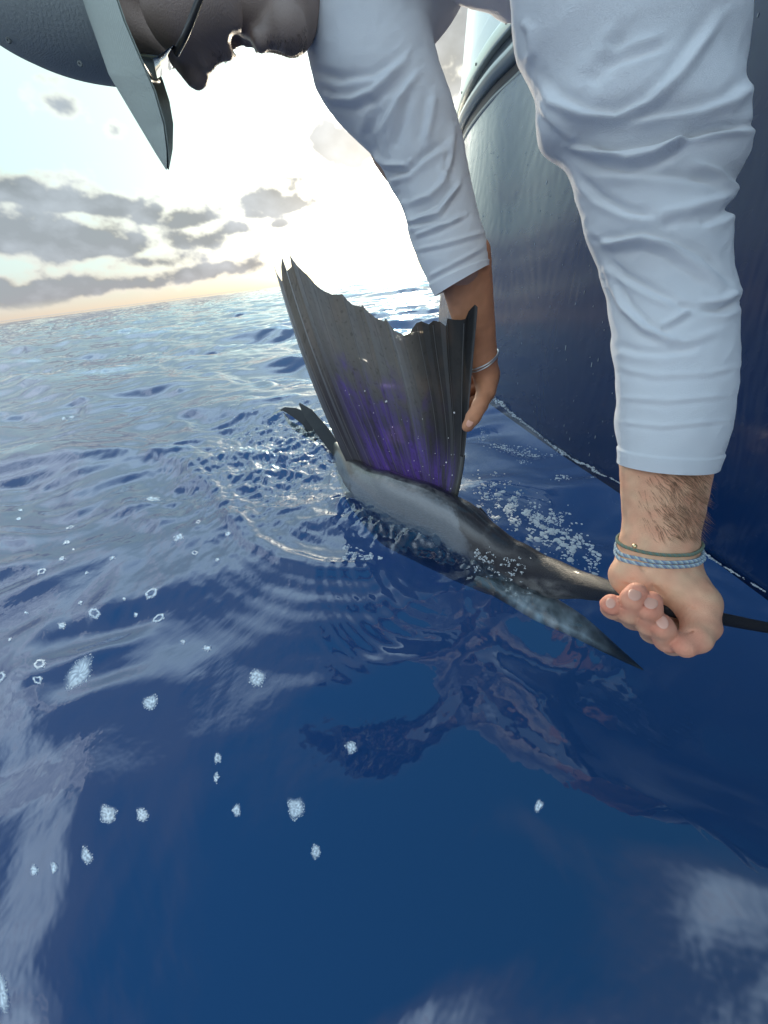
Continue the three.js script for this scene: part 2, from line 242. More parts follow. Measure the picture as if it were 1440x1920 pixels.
  { const l = [], q = new THREE.IcosahedronGeometry(1, 0); for (let i = 0; i < 150; i++) { const y = 0.04 + rnd() * 0.85, p = side(0.42 + rnd() * 0.4, y), k = 0.0006 + rnd() * rnd() * 0.0018; l.push(q.clone().scale(0.0006, k * (1 + rnd() * 4), k).translate(p.x - 0.0008, p.y, p.z)); }
    tag(part('salt_spots', mergeGeometries(l), new THREE.MeshStandardMaterial({ color: new THREE.Color(0.32, 0.38, 0.42), roughness: 0.8 }), boat), 'small dried salt spots and drips on the hull', null, null, 'stuff'); }
  scene.userData.side = side;
}
const side = scene.userData.side; delete scene.userData.side;

// ---------------------------------------------------------------- the sailfish
const fish = thing('sailfish'); tag(fish, 'dark sailfish half out of the water with its purple sail raised', 'fish');
{
  const spine = [[575, 790, 1.60, 0.018], [625, 842, 1.30, 0.034], [678, 918, 1.02, 0.075], [735, 958, 0.91, 0.100], [800, 985, 0.825, 0.098], [860, 1015, 0.755, 0.089], [920, 1050, 0.69, 0.070], [975, 1068, 0.64, 0.049], [1030, 1083, 0.585, 0.032], [1095, 1098, 0.51, 0.0185], [1165, 1113, 0.425, 0.0095], [1210, 1124, 0.375, 0.0075], [1262, 1145, 0.336, 0.0062], [1345, 1159, 0.344, 0.0060], [1440, 1177, 0.340, 0.0052], [1510, 1188, 0.338, 0.0035]];
  const c = new THREE.CatmullRomCurve3(spine.map((s) => P(s[0], s[1], s[2])), false, 'centripetal'), n = spine.length - 1;
  const rad = (t) => { const f = clamp(t * n, 0, n - 1e-6), i = Math.floor(f), k = f - i, s = k * k * (3 - 2 * k); return lerp(spine[i][3], spine[i + 1][3], s * 0.5 + k * 0.5); };
  const up0 = V(0.26, 1, 0.06).normalize();
  const ring = (t, q, scale = 1) => {                               // q: 0 on the back, 0.5 at the belly
    const p = c.getPoint(t), tan = c.getTangent(t), w = tan.clone().cross(up0).normalize(), up = w.clone().cross(tan).normalize(), a = q * 2 * Math.PI, h = rad(t) * scale, flat = lerp(0.55, 0.95, smoothstep(t, 0.45, 0.7));
    const ca = Math.cos(a), sa = Math.sin(a), e = Math.sign(ca) * Math.pow(Math.abs(ca), 1.12);
    return p.add(up.multiplyScalar(h * e)).add(w.multiplyScalar(h * flat * sa));
  };
  const map = tex(1024, 512, (u, v) => {                            // colours of the animal: black back, silver flank, bronze band; belly painted as water murk
    const q = v < 0.5 ? v * 2 : (1 - v) * 2, nn = fbm(u * 26, v * 9, 5), fine = fbm(u * 90, v * 50, 3), back = 0.145 + 0.02 * Math.sin(u * 9) + lerp(0, 0.22, smoothstep(u, 0.32, 0.39)) + 0.06 * nn + 0.03 * fine;
    const k = smoothstep(q, back - 0.03, back + 0.05), bronze = smoothstep(q, 0.6, 0.72) * (0.5 + nn), murkyBelly = smoothstep(q + 0.10 * nn, 0.44, 0.52), rear = smoothstep(0.135 - u + 0.02 * nn, -0.01, 0.015);
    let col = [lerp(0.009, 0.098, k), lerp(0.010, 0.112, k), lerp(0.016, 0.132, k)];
    const grey = smoothstep(q, back - 0.14, back - 0.09) * (1 - k) * (0.4 + nn) * smoothstep(0.34 - u, 0, 0.05); col = col.map((x) => x + grey * 0.12);
    col = [lerp(col[0], 0.24, bronze * 0.6), lerp(col[1], 0.17, bronze * 0.6), lerp(col[2], 0.12, bronze * 0.6)];
    col = [lerp(col[0], 0.004, murkyBelly), lerp(col[1], 0.016, murkyBelly), lerp(col[2], 0.045, murkyBelly)]; col = col.map((x) => lerp(x, 0.015, rear)); const head = smoothstep(u, 0.355, 0.42); const hk = smoothstep(q, 0.42, 0.62) * (0.6 + nn * 0.8);  // lower body blue-black: the dimness of the water over it put into colour
    col = [lerp(col[0], lerp(0.012, 0.13, hk), head), lerp(col[1], lerp(0.012, 0.125, hk), head), lerp(col[2], lerp(0.018, 0.12, hk), head)];
    const bill = smoothstep(u, 0.55, 0.62); col = [lerp(col[0], 0.016, bill), lerp(col[1], 0.016, bill), lerp(col[2], 0.02, bill)];
    return toS(col.map((x) => Math.max(0.004, x * (1 + 0.12 * fine))));
  }, true);
  const bump = tex(512, 512, (u, v) => 0.5 + 0.35 * tileNoise(u, v, 6, 4) + 0.15 * tileNoise(u, v, 18, 8)); bump.repeat.set(6, 3);
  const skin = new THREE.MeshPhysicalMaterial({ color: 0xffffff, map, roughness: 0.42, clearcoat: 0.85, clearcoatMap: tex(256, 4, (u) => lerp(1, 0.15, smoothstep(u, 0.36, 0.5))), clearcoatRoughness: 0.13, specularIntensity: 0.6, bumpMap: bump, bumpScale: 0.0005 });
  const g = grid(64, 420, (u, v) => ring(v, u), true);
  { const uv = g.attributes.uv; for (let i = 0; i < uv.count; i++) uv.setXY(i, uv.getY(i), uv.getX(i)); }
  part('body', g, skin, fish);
  // gill cover: a curved ridge behind the head
  const gillPts = []; for (let i = 0; i <= 10; i++) gillPts.push(ring(0.35 + 0.03 * Math.sin(i / 10 * Math.PI), 0.93 - i / 10 * 0.36, 1.01));
  part('gill_cover', tube(gillPts, 0.0035, 40, 8), skin, fish);
  // eye on the side of the head
  const eye = part('eye', new THREE.SphereGeometry(0.011, 24, 16), new THREE.MeshPhysicalMaterial({ color: new THREE.Color(0.02, 0.02, 0.03), roughness: 0.05, clearcoat: 1 }), fish); eye.position.copy(ring(0.425, 0.80, 0.92));
  // lower jaw, open and under the surface
  const jaw = [[905, 1082, 0.69, 0.026], [960, 1106, 0.64, 0.030], [1020, 1140, 0.596, 0.029], [1080, 1172, 0.567, 0.022], [1140, 1212, 0.55, 0.013], [1185, 1242, 0.545, 0.005], [1206, 1256, 0.54, 0.001]];
  const jc = new THREE.CatmullRomCurve3(jaw.map((s) => P(s[0], s[1], s[2]))), jn = jaw.length - 1;
  const jr = (t) => { const f = clamp(t * jn, 0, jn - 1e-6), i = Math.floor(f); return lerp(jaw[i][3], jaw[i + 1][3], f - i); };
  const jg = grid(32, 90, (u, v) => { const p = jc.getPoint(v), tan = jc.getTangent(v), w = tan.clone().cross(V(0, 1, 0)).normalize(), up = w.clone().cross(tan).normalize(), a = u * 6.2832; return p.add(up.multiplyScalar(jr(v) * 0.6 * Math.cos(a))).add(w.multiplyScalar(jr(v) * Math.sin(a))); }, true);
  colorize(jg, (p, i) => { const v = jg.attributes.uv.getY(i), k = smoothstep(v, 0.12, 0.3) * smoothstep(0.72 - v, 0, 0.25) * (0.75 + fbm(p.x * 40, p.z * 40)); return [0.035 + 0.26 * k, 0.035 + 0.25 * k, 0.035 + 0.235 * k]; });
  part('lower_jaw', jg, new THREE.MeshPhysicalMaterial({ vertexColors: true, roughness: 0.4, clearcoat: 0.4 }), fish);

  // the sail
  const top = [[510, 486], [519, 512], [529, 528], [527, 500], [529, 482], [538, 508], [547, 500], [543, 477], [556, 497], [570, 510], [575, 514], [590, 532], [606, 545], [622, 552], [638, 552], [641, 551], [652, 563], [662, 572], [678, 575], [678, 570], [690, 584], [704, 596], [720, 602], [723, 597], [733, 612], [744, 623], [757, 628], [768, 624], [776, 612], [780, 606], [790, 602], [804, 608], [812, 601], [826, 603], [836, 612], [838, 597], [850, 599], [864, 600], [872, 598], [879, 584], [890, 571], [895, 576]];
  const bottom = [[650, 868], [700, 886], [750, 898], [800, 917], [835, 934], [853, 944]];
  const tops = []; let L = 0; for (let i = 0; i < top.length; i++) { if (i) L += Math.max(1, Math.abs(top[i][0] - top[i - 1][0])) + 0.25 * Math.abs(top[i][1] - top[i - 1][1]); tops.push([L, ...top[i]]); } tops.forEach((q) => { q[0] /= L; });
  const bots = bottom.map((q, i) => [i / (bottom.length - 1), ...q]);
  const NR = 15;
  const sail = (t, s) => {                                          // s 0 at the back, 1 at the ragged edge
    const a = interp(tops, t), b = interp(bots, t), A = P(a[0], a[1], lerp(0.93, 0.50, Math.pow(t, 0.9))), B = P(b[0], b[1], lerp(1.06, 0.775, t)), p = B.lerp(A, s), bulge = Math.sin(Math.PI * s);
    const pleat = Math.cos(t * NR * 2 * Math.PI) * 0.0010 * smoothstep(s, 0, 0.5), fold = 0.012 * Math.sin(t * 9 + s * 2.5) * bulge;
    p.addScaledVector(V(0.35, 0.1, 1).normalize(), pleat + fold); p.x += (-0.016 * (1 - t) * (1 - t) + 0.011 * t * t) * bulge; return p;
  };
  const sailMap = tex(768, 768, (t, s) => {
    const r = t * NR, line = Math.exp(-Math.pow((r - Math.round(r)) / 0.07, 2)), n = fbm(t * 7, s * 5, 5), st = fbm(t * 60, s * 4, 3), fine = fbm(t * 30, s * 30, 3);
    const purple = smoothstep(0.62 - s + 0.35 * n, -0.1, 0.3) * smoothstep(t, 0.12, 0.3) * smoothstep(0.98 - t, 0, 0.16) * clamp(0.55 + 1.1 * fbm(t * 9 + 3, s * 1.6, 3) + 0.5 * st, 0, 1);
    const dark = Math.max(smoothstep(t, 0.60, 0.78) * smoothstep(s, 0.15, 0.45), 0.75 * smoothstep(t, 0.9, 0.97)), up = smoothstep(s, 0.3, 0.85);
    let c = [lerp(0.018, 0.096, up), lerp(0.018, 0.100, up), lerp(0.028, 0.102, up)];
    c = [lerp(c[0], 0.048, purple), lerp(c[1], 0.020, purple), lerp(c[2], 0.21, purple)];
    c = c.map((x) => lerp(x, 0.007, dark * 0.92));
    const spot = smoothstep(fbm(t * 26, s * 20, 2), 0.30, 0.46) * 0.4; c = c.map((x) => x * (1 - spot));
    const brown = clamp(fbm(t * 7, s * 3 + 7, 3), 0, 1) * up * 0.035; c[0] += brown; c[1] += brown * 0.6; c[2] += brown * 0.4;
    return toS(c.map((x) => Math.max(0.003, x * (1 + 0.08 * st + 0.12 * fine) + line * 0.02 * (1 - dark))));
  }, true, false);
  const fin = part('dorsal_fin', grid(420, 90, (u, v) => sail(u, v)), new THREE.MeshPhysicalMaterial({ map: sailMap, roughness: 0.96, transmission: 0.5, thickness: 0, ior: 1.4, clearcoat: 0.15, clearcoatRoughness: 0.4, side: THREE.DoubleSide }), fish, 'tall sail shading from grey at its ragged edge to purple at its base');
  const rayM = new THREE.MeshPhysicalMaterial({ color: new THREE.Color(0.10, 0.10, 0.10), roughness: 0.7 });
  for (let k = 0; k <= NR; k++) { const t = clamp(k / NR, 0.004, 0.996), pts = []; for (let i = 0; i <= 12; i++) pts.push(sail(t, i / 12 * 0.985)); const gg = tube(pts, 0.0006, 40, 6); part('fin_ray', gg, rayM, fin); }
  // the thick wet leading edge down by the back
  const lead = []; for (let i = 0; i <= 10; i++) lead.push(sail(0.985, 0.02 + i / 10 * 0.3)); part('leading_spine', tube(lead, 0.0045, 30, 8), new THREE.MeshPhysicalMaterial({ color: new THREE.Color(0.09, 0.09, 0.08), roughness: 0.3, clearcoat: 1 }), fin);
  const dg = [], q = new THREE.IcosahedronGeometry(1, 1);
  for (let i = 0; i < 38; i++) { const p = sail(0.25 + rnd() * 0.7, 0.06 + rnd() * 0.6), s = 0.0006 + rnd() * rnd() * 0.0016; dg.push(q.clone().scale(s, s * 1.3, s).translate(p.x - 0.001, p.y, p.z + 0.0035)); }
  tag(part('water_drops', mergeGeometries(dg), new THREE.MeshPhysicalMaterial({ color: 0xffffff, roughness: 0.08, transmission: 0.5, thickness: 0 }), fin), 'small water drops on the sail', null, null, 'stuff');

  // rear of the sail and the tail lobes, standing out of the water
  const blade = (outer, inner, d0, d1, thick, nu = 60) => { // outer/inner pixel lines, lens-shaped section
    const o = outer.map((p, i) => [i / (outer.length - 1), ...p]), n = inner.map((p, i) => [i / (inner.length - 1), ...p]);
    return grid(20, nu, (u, v) => { const a = u * 6.2832, k = 0.5 - 0.5 * Math.cos(a), A = interp(o, v), B = interp(n, v), d = lerp(d0, d1, v) + thick * Math.sin(a) * (1 - 0.85 * v); return P(lerp(A[0], B[0], k), lerp(A[1], B[1], k), d); }, true);
  };
  const dark = new THREE.MeshPhysicalMaterial({ color: new THREE.Color(0.028, 0.03, 0.034), roughness: 0.75, specularIntensity: 0.35 });
  part('second_fin', blade([[660, 872], [638, 834], [612, 798], [585, 768], [562, 755]], [[640, 874], [612, 838], [588, 806], [571, 783], [560, 757]], 1.16, 1.5, 0.006), dark, fish);
  part('tail_fin', blade([[610, 812], [580, 776], [556, 765], [534, 763], [512, 776]], [[585, 822], [566, 795], [548, 781], [530, 770], [511, 778]], 1.46, 1.72, 0.008), dark, fish);
  part('tail_fin', blade([[600, 815], [575, 805], [558, 797], [545, 790], [533, 774]], [[590, 830], [566, 815], [548, 804], [537, 790], [531, 775]], 1.5, 1.7, 0.006), dark, fish);
}

// ---------------------------------------------------------------- the person leaning over the side
const person = thing('person'); tag(person, 'person in a white long sleeved shirt and cap leaning down to hold the fish', 'person');
const farSh = P(740, -150, 0.46), nearSh = P(1185, -230, 0.27);
{
  // skin
  const chain = (k, ...pts) => { const l = []; for (let i = 1; i < pts.length; i++) l.push(cap(P(...pts[i - 1].slice(0, 3)), P(...pts[i].slice(0, 3)), pts[i - 1][3], pts[i][3])); return join(k, l); };
  // near hand: palm side towards the lens, fingers closed round the bill
  const foreN = join(0.022, [cap(P(1226, 800, 0.343), P(1219, 1030, 0.362), 0.029, 0.0215), cap(P(1276, 800, 0.348), P(1254, 1030, 0.366), 0.031, 0.0215)]);
  const palmN = join(0.014, [
    cap(P(1205, 1030, 0.362), P(1186, 1082, 0.353), 0.0185, 0.0165), cap(P(1186, 1082, 0.353), P(1190, 1096, 0.358), 0.0165, 0.014),
    cap(P(1240, 1035, 0.364), P(1262, 1085, 0.352), 0.022, 0.0215), cap(P(1232, 1072, 0.344), P(1302, 1128, 0.327), 0.0165, 0.0145), cap(P(1262, 1085, 0.352), P(1304, 1130, 0.332), 0.0205, 0.016),
    cap(P(1240, 1060, 0.372), P(1300, 1160, 0.374), 0.017, 0.013), cap(P(1235, 1060, 0.374), P(1265, 1168, 0.382), 0.017, 0.013), cap(P(1225, 1060, 0.374), P(1230, 1163, 0.385), 0.016, 0.012), cap(P(1210, 1060, 0.37), P(1198, 1146, 0.385), 0.016, 0.011)]);
  const thumbN = chain(0.004, [1304, 1128, 0.328, 0.0155], [1314, 1172, 0.316, 0.0132], [1304, 1196, 0.307, 0.0110], [1283, 1211, 0.302, 0.0092]);
  const fingersN = [
    chain(0.003, [1298, 1160, 0.374, 0.0115], [1260, 1206, 0.345, 0.0103], [1250, 1200, 0.316, 0.0096], [1243, 1178, 0.307, 0.0085], [1240, 1167, 0.3065, 0.0076]),
    chain(0.003, [1265, 1168, 0.382, 0.0115], [1224, 1184, 0.350, 0.0106], [1216, 1168, 0.318, 0.0100], [1217, 1143, 0.308, 0.0092], [1221, 1127, 0.308, 0.0080]),
    chain(0.003, [1230, 1163, 0.385, 0.011], [1188, 1160, 0.352, 0.0102], [1180, 1148, 0.322, 0.0097], [1186, 1124, 0.311, 0.0089], [1194, 1110, 0.311, 0.0078]),
    chain(0.003, [1198, 1146, 0.385, 0.0095], [1160, 1146, 0.356, 0.0090], [1147, 1142, 0.332, 0.0084], [1145, 1134, 0.323, 0.0078], [1147, 1129, 0.322, 0.0070])];
  const line = (...p) => { const l = []; for (let i = 1; i < p.length; i++) l.push(cap(P(...p[i - 1]), P(...p[i]), 0)); return (x, y, z) => { let d = 1; for (const q of l) d = Math.min(d, q(x, y, z)); return d; }; };
  const creases = [[line([1196, 1042, 0.342], [1206, 1068, 0.336], [1222, 1096, 0.333], [1240, 1118, 0.331]), 0.0016, 0.0022], [line([1284, 1184, 0.301], [1308, 1186, 0.303], [1334, 1202, 0.311]), 0.0016, 0.0016], [line([1290, 1140, 0.315], [1312, 1146, 0.313], [1334, 1142, 0.318]), 0.0008, 0.0016],
    [line([1176, 1044, 0.346], [1215, 1050, 0.341], [1262, 1056, 0.340], [1300, 1050, 0.346]), 0.0007, 0.0014], [line([1156, 1078, 0.342], [1176, 1086, 0.336], [1198, 1090, 0.338]), 0.0008, 0.0013], [line([1160, 1092, 0.343], [1180, 1098, 0.340]), 0.0008, 0.0011],
    [line([1160, 1138, 0.314], [1180, 1144, 0.312], [1200, 1150, 0.314]), 0.0006, 0.0010], [line([1196, 1160, 0.310], [1216, 1163, 0.307], [1236, 1160, 0.310]), 0.0006, 0.0010], [line([1197, 1153, 0.310], [1216, 1156, 0.307], [1236, 1153, 0.310]), 0.0005, 0.0009], [line([1238, 1196, 0.306], [1256, 1197, 0.304], [1272, 1194, 0.308]), 0.0006, 0.0010], [line([1165, 1131, 0.313], [1182, 1136, 0.311], [1200, 1141, 0.313]), 0.0005, 0.0009],
    [line([1300, 1160, 0.303], [1316, 1164, 0.302], [1330, 1160, 0.304]), 0.0006, 0.0010], [line([1228, 890, 0.309], [1236, 950, 0.318], [1228, 1010, 0.334]), -0.0009, 0.0030], [line([1252, 890, 0.309], [1250, 960, 0.320], [1256, 1015, 0.336]), -0.0007, 0.0026]];
  const nearHand = (x, y, z) => { let d = smin(foreN(x, y, z), palmN(x, y, z), 0.016), f = 1; d = smin(d, thumbN(x, y, z), 0.007); for (const q of fingersN) f = smin(f, q(x, y, z), 0.0005); d = smin(d, f, 0.0014); let g = 0; if (d < 0.004) for (const [c, dep, w] of creases) { const q = c(x, y, z); if (q < w * 3) g += dep * Math.exp(-q * q / (w * w)); } return d + n3(x * 60, y * 60, z * 60) * 0.0004 + g; };
  const box = (pts, m) => { const lo = V(9, 9, 9), hi = V(-9, -9, -9); for (const p of pts) { lo.min(p); hi.max(p); } return [lo.subScalar(m), hi.addScalar(m)]; };
  let [lo, hi] = box([P(1200, 850, 0.35), P(1300, 850, 0.345), P(1130, 1140, 0.33), P(1200, 1150, 0.39), P(1300, 1160, 0.375), P(1320, 1200, 0.30), P(1250, 1210, 0.31)], 0.022);
  const gN = nets(nearHand, lo, hi, 0.0019);
  // far hand
  const foreF = join(0.02, [cap(P(852, 480, 0.505), P(895, 668, 0.602), 0.0275, 0.0205), cap(P(884, 480, 0.505), P(910, 668, 0.605), 0.0255, 0.017)]);
  const palmF = join(0.012, [cap(P(897, 668, 0.603), P(912, 712, 0.630), 0.0195, 0.0185), cap(P(911, 690, 0.63), P(912, 730, 0.645), 0.018, 0.016), cap(P(913, 700, 0.622), P(911, 736, 0.622), 0.0160, 0.0145), cap(P(918, 700, 0.64), P(905, 740, 0.665), 0.015, 0.012)]);
  const thumbF = chain(0.004, [911, 733, 0.622, 0.0148], [900, 760, 0.612, 0.0125], [887, 783, 0.614, 0.0120], [877, 799, 0.620, 0.0096]);
  const fingersF = [[0, 700], [1, 722], [2, 744], [3, 764]].map(([i, y]) => chain(0.003, [912, y - 6 - i * 5, 0.655, 0.0115], [898, y + 4, 0.690, 0.010], [874, y + 14, 0.705, 0.0095], [856, y + 20, 0.706, 0.0085]));
  const farHand = (x, y, z) => { let d = smin(foreF(x, y, z), palmF(x, y, z), 0.014), f = 1; d = smin(d, thumbF(x, y, z), 0.006); for (const q of fingersF) f = smin(f, q(x, y, z), 0.0015); return smin(d, f, 0.004) + n3(x * 60, y * 60, z * 60) * 0.0004; };
  [lo, hi] = box([P(830, 530, 0.52), P(915, 500, 0.51), P(860, 800, 0.60), P(932, 720, 0.63), P(845, 790, 0.71), P(920, 690, 0.67)], 0.03);
  const gF = nets(farHand, lo, hi, 0.0024);
  // head, face down, seen from the side
  const hd = 0.385;
  const face = join(0.012, [
    cap(P(230, -80, hd), P(420, -90, hd), 0.076, 0.068), cap(P(300, -30, hd), P(440, -45, hd), 0.052, 0.040), cap(P(262, 55, hd), P(300, 70, hd), 0.017, 0.012), // skull, face, brow
    cap(P(330, 20, hd - 0.035), P(400, 10, hd - 0.035), 0.030, 0.026), cap(P(330, 20, hd + 0.035), P(400, 10, hd + 0.035), 0.030, 0.026),
    cap(P(395, 30, hd), P(408, 55, hd), 0.026, 0.014), cap(P(490, 10, hd), P(540, 20, hd), 0.028, 0.030), cap(P(520, -40, hd), P(545, -60, hd), 0.048, 0.045)]);
  const nose = join(0.006, [cap(P(312, 82, hd), P(364, 138, hd), 0.0085, 0.0118), cap(P(368, 128, hd), P(384, 116, hd), 0.0115, 0.0085), cap(P(386, 112, hd - 0.011), P(390, 104, hd - 0.011), 0.0085, 0.008), cap(P(386, 112, hd + 0.011), P(390, 104, hd + 0.011), 0.0085, 0.008)]);
  const lips = join(0.004, [cap(P(404, 82, hd - 0.016), P(404, 82, hd + 0.016), 0.0105), cap(P(424, 90, hd - 0.014), P(424, 90, hd + 0.014), 0.0085), cap(P(438, 66, hd - 0.012), P(438, 66, hd + 0.012), 0.007)]);
  const chin = join(0.005, [cap(P(487, 76, hd - 0.014), P(487, 76, hd + 0.014), 0.0085), cap(P(508, 62, hd - 0.012), P(508, 62, hd + 0.012), 0.011), cap(P(540, 52, hd - 0.014), P(540, 52, hd + 0.014), 0.0185)]);
  const head = (x, y, z) => { let d = smin(face(x, y, z), nose(x, y, z), 0.012); d = smin(d, lips(x, y, z), 0.008); d = smin(d, chin(x, y, z), 0.006); return -smin(-d, mouth(x, y, z), 0.003); };
  const mouthF = join(0.004, [cap(P(446, 85, hd - 0.06), P(446, 85, hd + 0.06), 0.0080), cap(P(464, 94, hd - 0.06), P(464, 94, hd + 0.06), 0.0080)]), mouth = (x, y, z) => mouthF(x, y, z);
  [lo, hi] = box([P(60, -60, 0.30), P(60, -60, 0.48), P(585, 90, 0.30), P(585, -120, 0.47), P(360, 165, 0.385), P(250, -240, 0.385)], 0.03);
  const gH = nets(head, lo, hi, 0.0034);
  // the body inside the clothes: torso, neck and upper arms in one
  const mid = farSh.clone().lerp(nearSh, 0.5).add(V(0.05, 0.1, 0)), hip = V(0.74, 1.32, -0.32);
  const inner = join(0.05, [cap(farSh, P(755, 250, 0.465), 0.045, 0.034), cap(P(755, 250, 0.465), P(868, 500, 0.507), 0.032, 0.028), cap(nearSh, P(1225, 330, 0.322), 0.040, 0.030), cap(P(1225, 330, 0.322), P(1250, 830, 0.350), 0.029, 0.027),
    cap(mid, hip, 0.11, 0.13), cap(farSh, mid, 0.06, 0.1), cap(nearSh, mid, 0.06, 0.1), cap(mid, P(500, -100, 0.40), 0.05, 0.05)]);
  [lo, hi] = box([farSh, nearSh, hip, P(1250, 830, 0.345), P(868, 500, 0.507), P(480, -100, 0.4)], 0.16);
  const gB = nets(inner, lo, hi, 0.011);
  const tone = (p) => { const n = n3(p.x * 25, p.y * 25, p.z * 25), m = n3(p.x * 90, p.y * 90, p.z * 90); return [n, m]; };
  const knuckle = [P(1241, 1167, 0.305), P(1219, 1130, 0.305), P(1190, 1112, 0.31), P(1146, 1132, 0.32), P(1256, 1205, 0.315), P(1280, 1208, 0.304), P(1318, 1180, 0.316)];
  colorize(gN, (p) => { const [n, m] = tone(p); let red = 0; for (const k of knuckle) red = Math.max(red, Math.exp(-Math.pow(p.distanceTo(k) / 0.016, 2))); const q = 1 + 0.09 * n + 0.06 * m, bl = 1 + 0.10 * n3(p.x * 55 + 9, p.y * 55, p.z * 55); return [0.70 * q, lerp(0.385, 0.265, red) * q * bl, lerp(0.24, 0.175, red) * q * bl]; });
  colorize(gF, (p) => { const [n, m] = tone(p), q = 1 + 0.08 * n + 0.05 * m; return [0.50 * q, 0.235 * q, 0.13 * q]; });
  colorize(gH, (p) => { const [n] = tone(p), q = 1 + 0.08 * n; return [0.25 * q, 0.195 * q, 0.17 * q]; });  // face darker and greyer than the hands: shade and haze put into its skin
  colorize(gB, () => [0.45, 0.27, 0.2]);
  const pore = tex(512, 512, (u, v) => 0.5 + 0.28 * tileNoise(u, v, 14, 2) + 0.22 * tileNoise(u, v, 30, 9));
  const skinM = new THREE.MeshPhysicalMaterial({ vertexColors: true, roughness: 0.55, specularIntensity: 0.55, sheen: 0.15, sheenColor: new THREE.Color(1, 0.6, 0.45), bumpMap: pore, bumpScale: 0.0004 });
  part('body', mergeGeometries([gN, gF, gH, gB]), skinM, person);
  // fingernails
  const nailM = new THREE.MeshPhysicalMaterial({ color: new THREE.Color(0.66, 0.345, 0.25), roughness: 0.34, clearcoat: 0.25, clearcoatRoughness: 0.25 });
  const nail = (a, b, w, l) => { const A = P(...a), dir = P(...b).sub(A).normalize(), nrm = camera.position.clone().sub(A).normalize(), x = dir.clone().cross(nrm).normalize(), n = x.clone().cross(dir).normalize(), g = new THREE.SphereGeometry(1, 24, 16); g.scale(w * 0.80, l * 0.88, 0.0011); g.applyMatrix4(new THREE.Matrix4().makeBasis(x, dir, n).setPosition(A)); part('fingernail', g, nailM, person); };
  nail([1241, 1166, 0.2993], [1237, 1155, 0.3025], 0.0052, 0.0068); nail([1220, 1130, 0.3005], [1224, 1115, 0.305], 0.0060, 0.0072); nail([1190, 1115, 0.3035], [1196, 1100, 0.308], 0.0058, 0.0072); nail([1145, 1131, 0.3158], [1148, 1120, 0.318], 0.0046, 0.0054);
  nail([881, 793, 0.6075], [876, 802, 0.611], 0.0066, 0.0080);
  // hair on the forearm
  { const cone = new THREE.ConeGeometry(0.00013, 0.011, 4, 1); cone.translate(0, 0.0055, 0); const list = [];
    for (let i = 0; i < 5200 && list.length < 760; i++) { const px = 1195 + rnd() * 130, py = 885 + rnd() * 125; if (rnd() > 0.12 + smoothstep(px, 1205, 1300)) continue; let d = 0.27; const r = ray(px, py); let hit = null; for (let k = 0; k < 60; k++) { const p = r.clone().multiplyScalar(d).add(camera.position), s = nearHand(p.x, p.y, p.z); if (s < 0.0003) { hit = p; break; } d += Math.max(s * 0.7, 0.0005); if (d > 0.42) break; } if (!hit) continue;
      const e = 0.001, nn = V(nearHand(hit.x + e, hit.y, hit.z) - nearHand(hit.x - e, hit.y, hit.z), nearHand(hit.x, hit.y + e, hit.z) - nearHand(hit.x, hit.y - e, hit.z), nearHand(hit.x, hit.y, hit.z + e) - nearHand(hit.x, hit.y, hit.z - e)).normalize();
      const flow = P(px + 14 + n2(px * 0.02, py * 0.02) * 14, py + 20 + n2(px * 0.03 + 5, py * 0.02) * 8, 0.35).sub(P(px, py, 0.35)).normalize().addScaledVector(nn, 0.22 + rnd() * 0.2).normalize();
      list.push(new THREE.Matrix4().compose(hit, new THREE.Quaternion().setFromUnitVectors(V(0, 1, 0), flow), V(1, 0.6 + rnd() * 0.7, 1))); }
    const m = new THREE.InstancedMesh(cone, new THREE.MeshStandardMaterial({ color: new THREE.Color(0.27, 0.15, 0.085), roughness: 0.5 }), list.length); list.forEach((q, i) => m.setMatrixAt(i, q)); m.name = 'arm_hair'; m.userData.kind = 'stuff'; person.add(m); }
  // stubble under chin and lip
  { const cone = new THREE.ConeGeometry(0.0002, 0.004, 4, 1); cone.translate(0, 0.002, 0); const list = [];
    for (let i = 0; i < 900; i++) { const lip = rnd() < 0.2, px = lip ? 388 + rnd() * 38 : 500 + rnd() * 75, z = hd + (rnd() - 0.5) * 0.04; let py = 130, hit = null; for (; py > 30; py -= 1) { const p = P(px, py, z); if (head(p.x, p.y, p.z) < 0) { hit = p; break; } } if (!hit) continue;
      const dir = P(px + 10 * (rnd() - 0.3), py + 14, z + (rnd() - 0.5) * 0.01).sub(hit).normalize(); list.push(new THREE.Matrix4().compose(hit.addScaledVector(dir, -0.001), new THREE.Quaternion().setFromUnitVectors(V(0, 1, 0), dir), V(1, 0.5 + rnd() * 0.8, 1))); }
    const m = new THREE.InstancedMesh(cone, new THREE.MeshStandardMaterial({ color: new THREE.Color(0.05, 0.035, 0.025), roughness: 0.6 }), list.length); list.forEach((q, i) => m.setMatrixAt(i, q)); m.name = 'beard'; m.userData.kind = 'stuff'; person.add(m); }

  // ------------------------------------------------ shirt: torso and two sleeves
  const weave = tex(512, 512, (u, v) => 0.5 + 0.18 * Math.sin(u * 6.2832 * 64) * Math.sin(v * 6.2832 * 64) + 0.15 * tileNoise(u, v, 4, 3) + 0.12 * tileNoise(u, v, 12, 6));
  const shirtM = new THREE.MeshPhysicalMaterial({ color: new THREE.Color(0.80, 0.82, 0.85), roughness: 0.85, sheen: 0.3, sheenColor: new THREE.Color(0.8, 0.85, 1), sheenRoughness: 0.5, bumpMap: weave, bumpScale: 0.0007 });
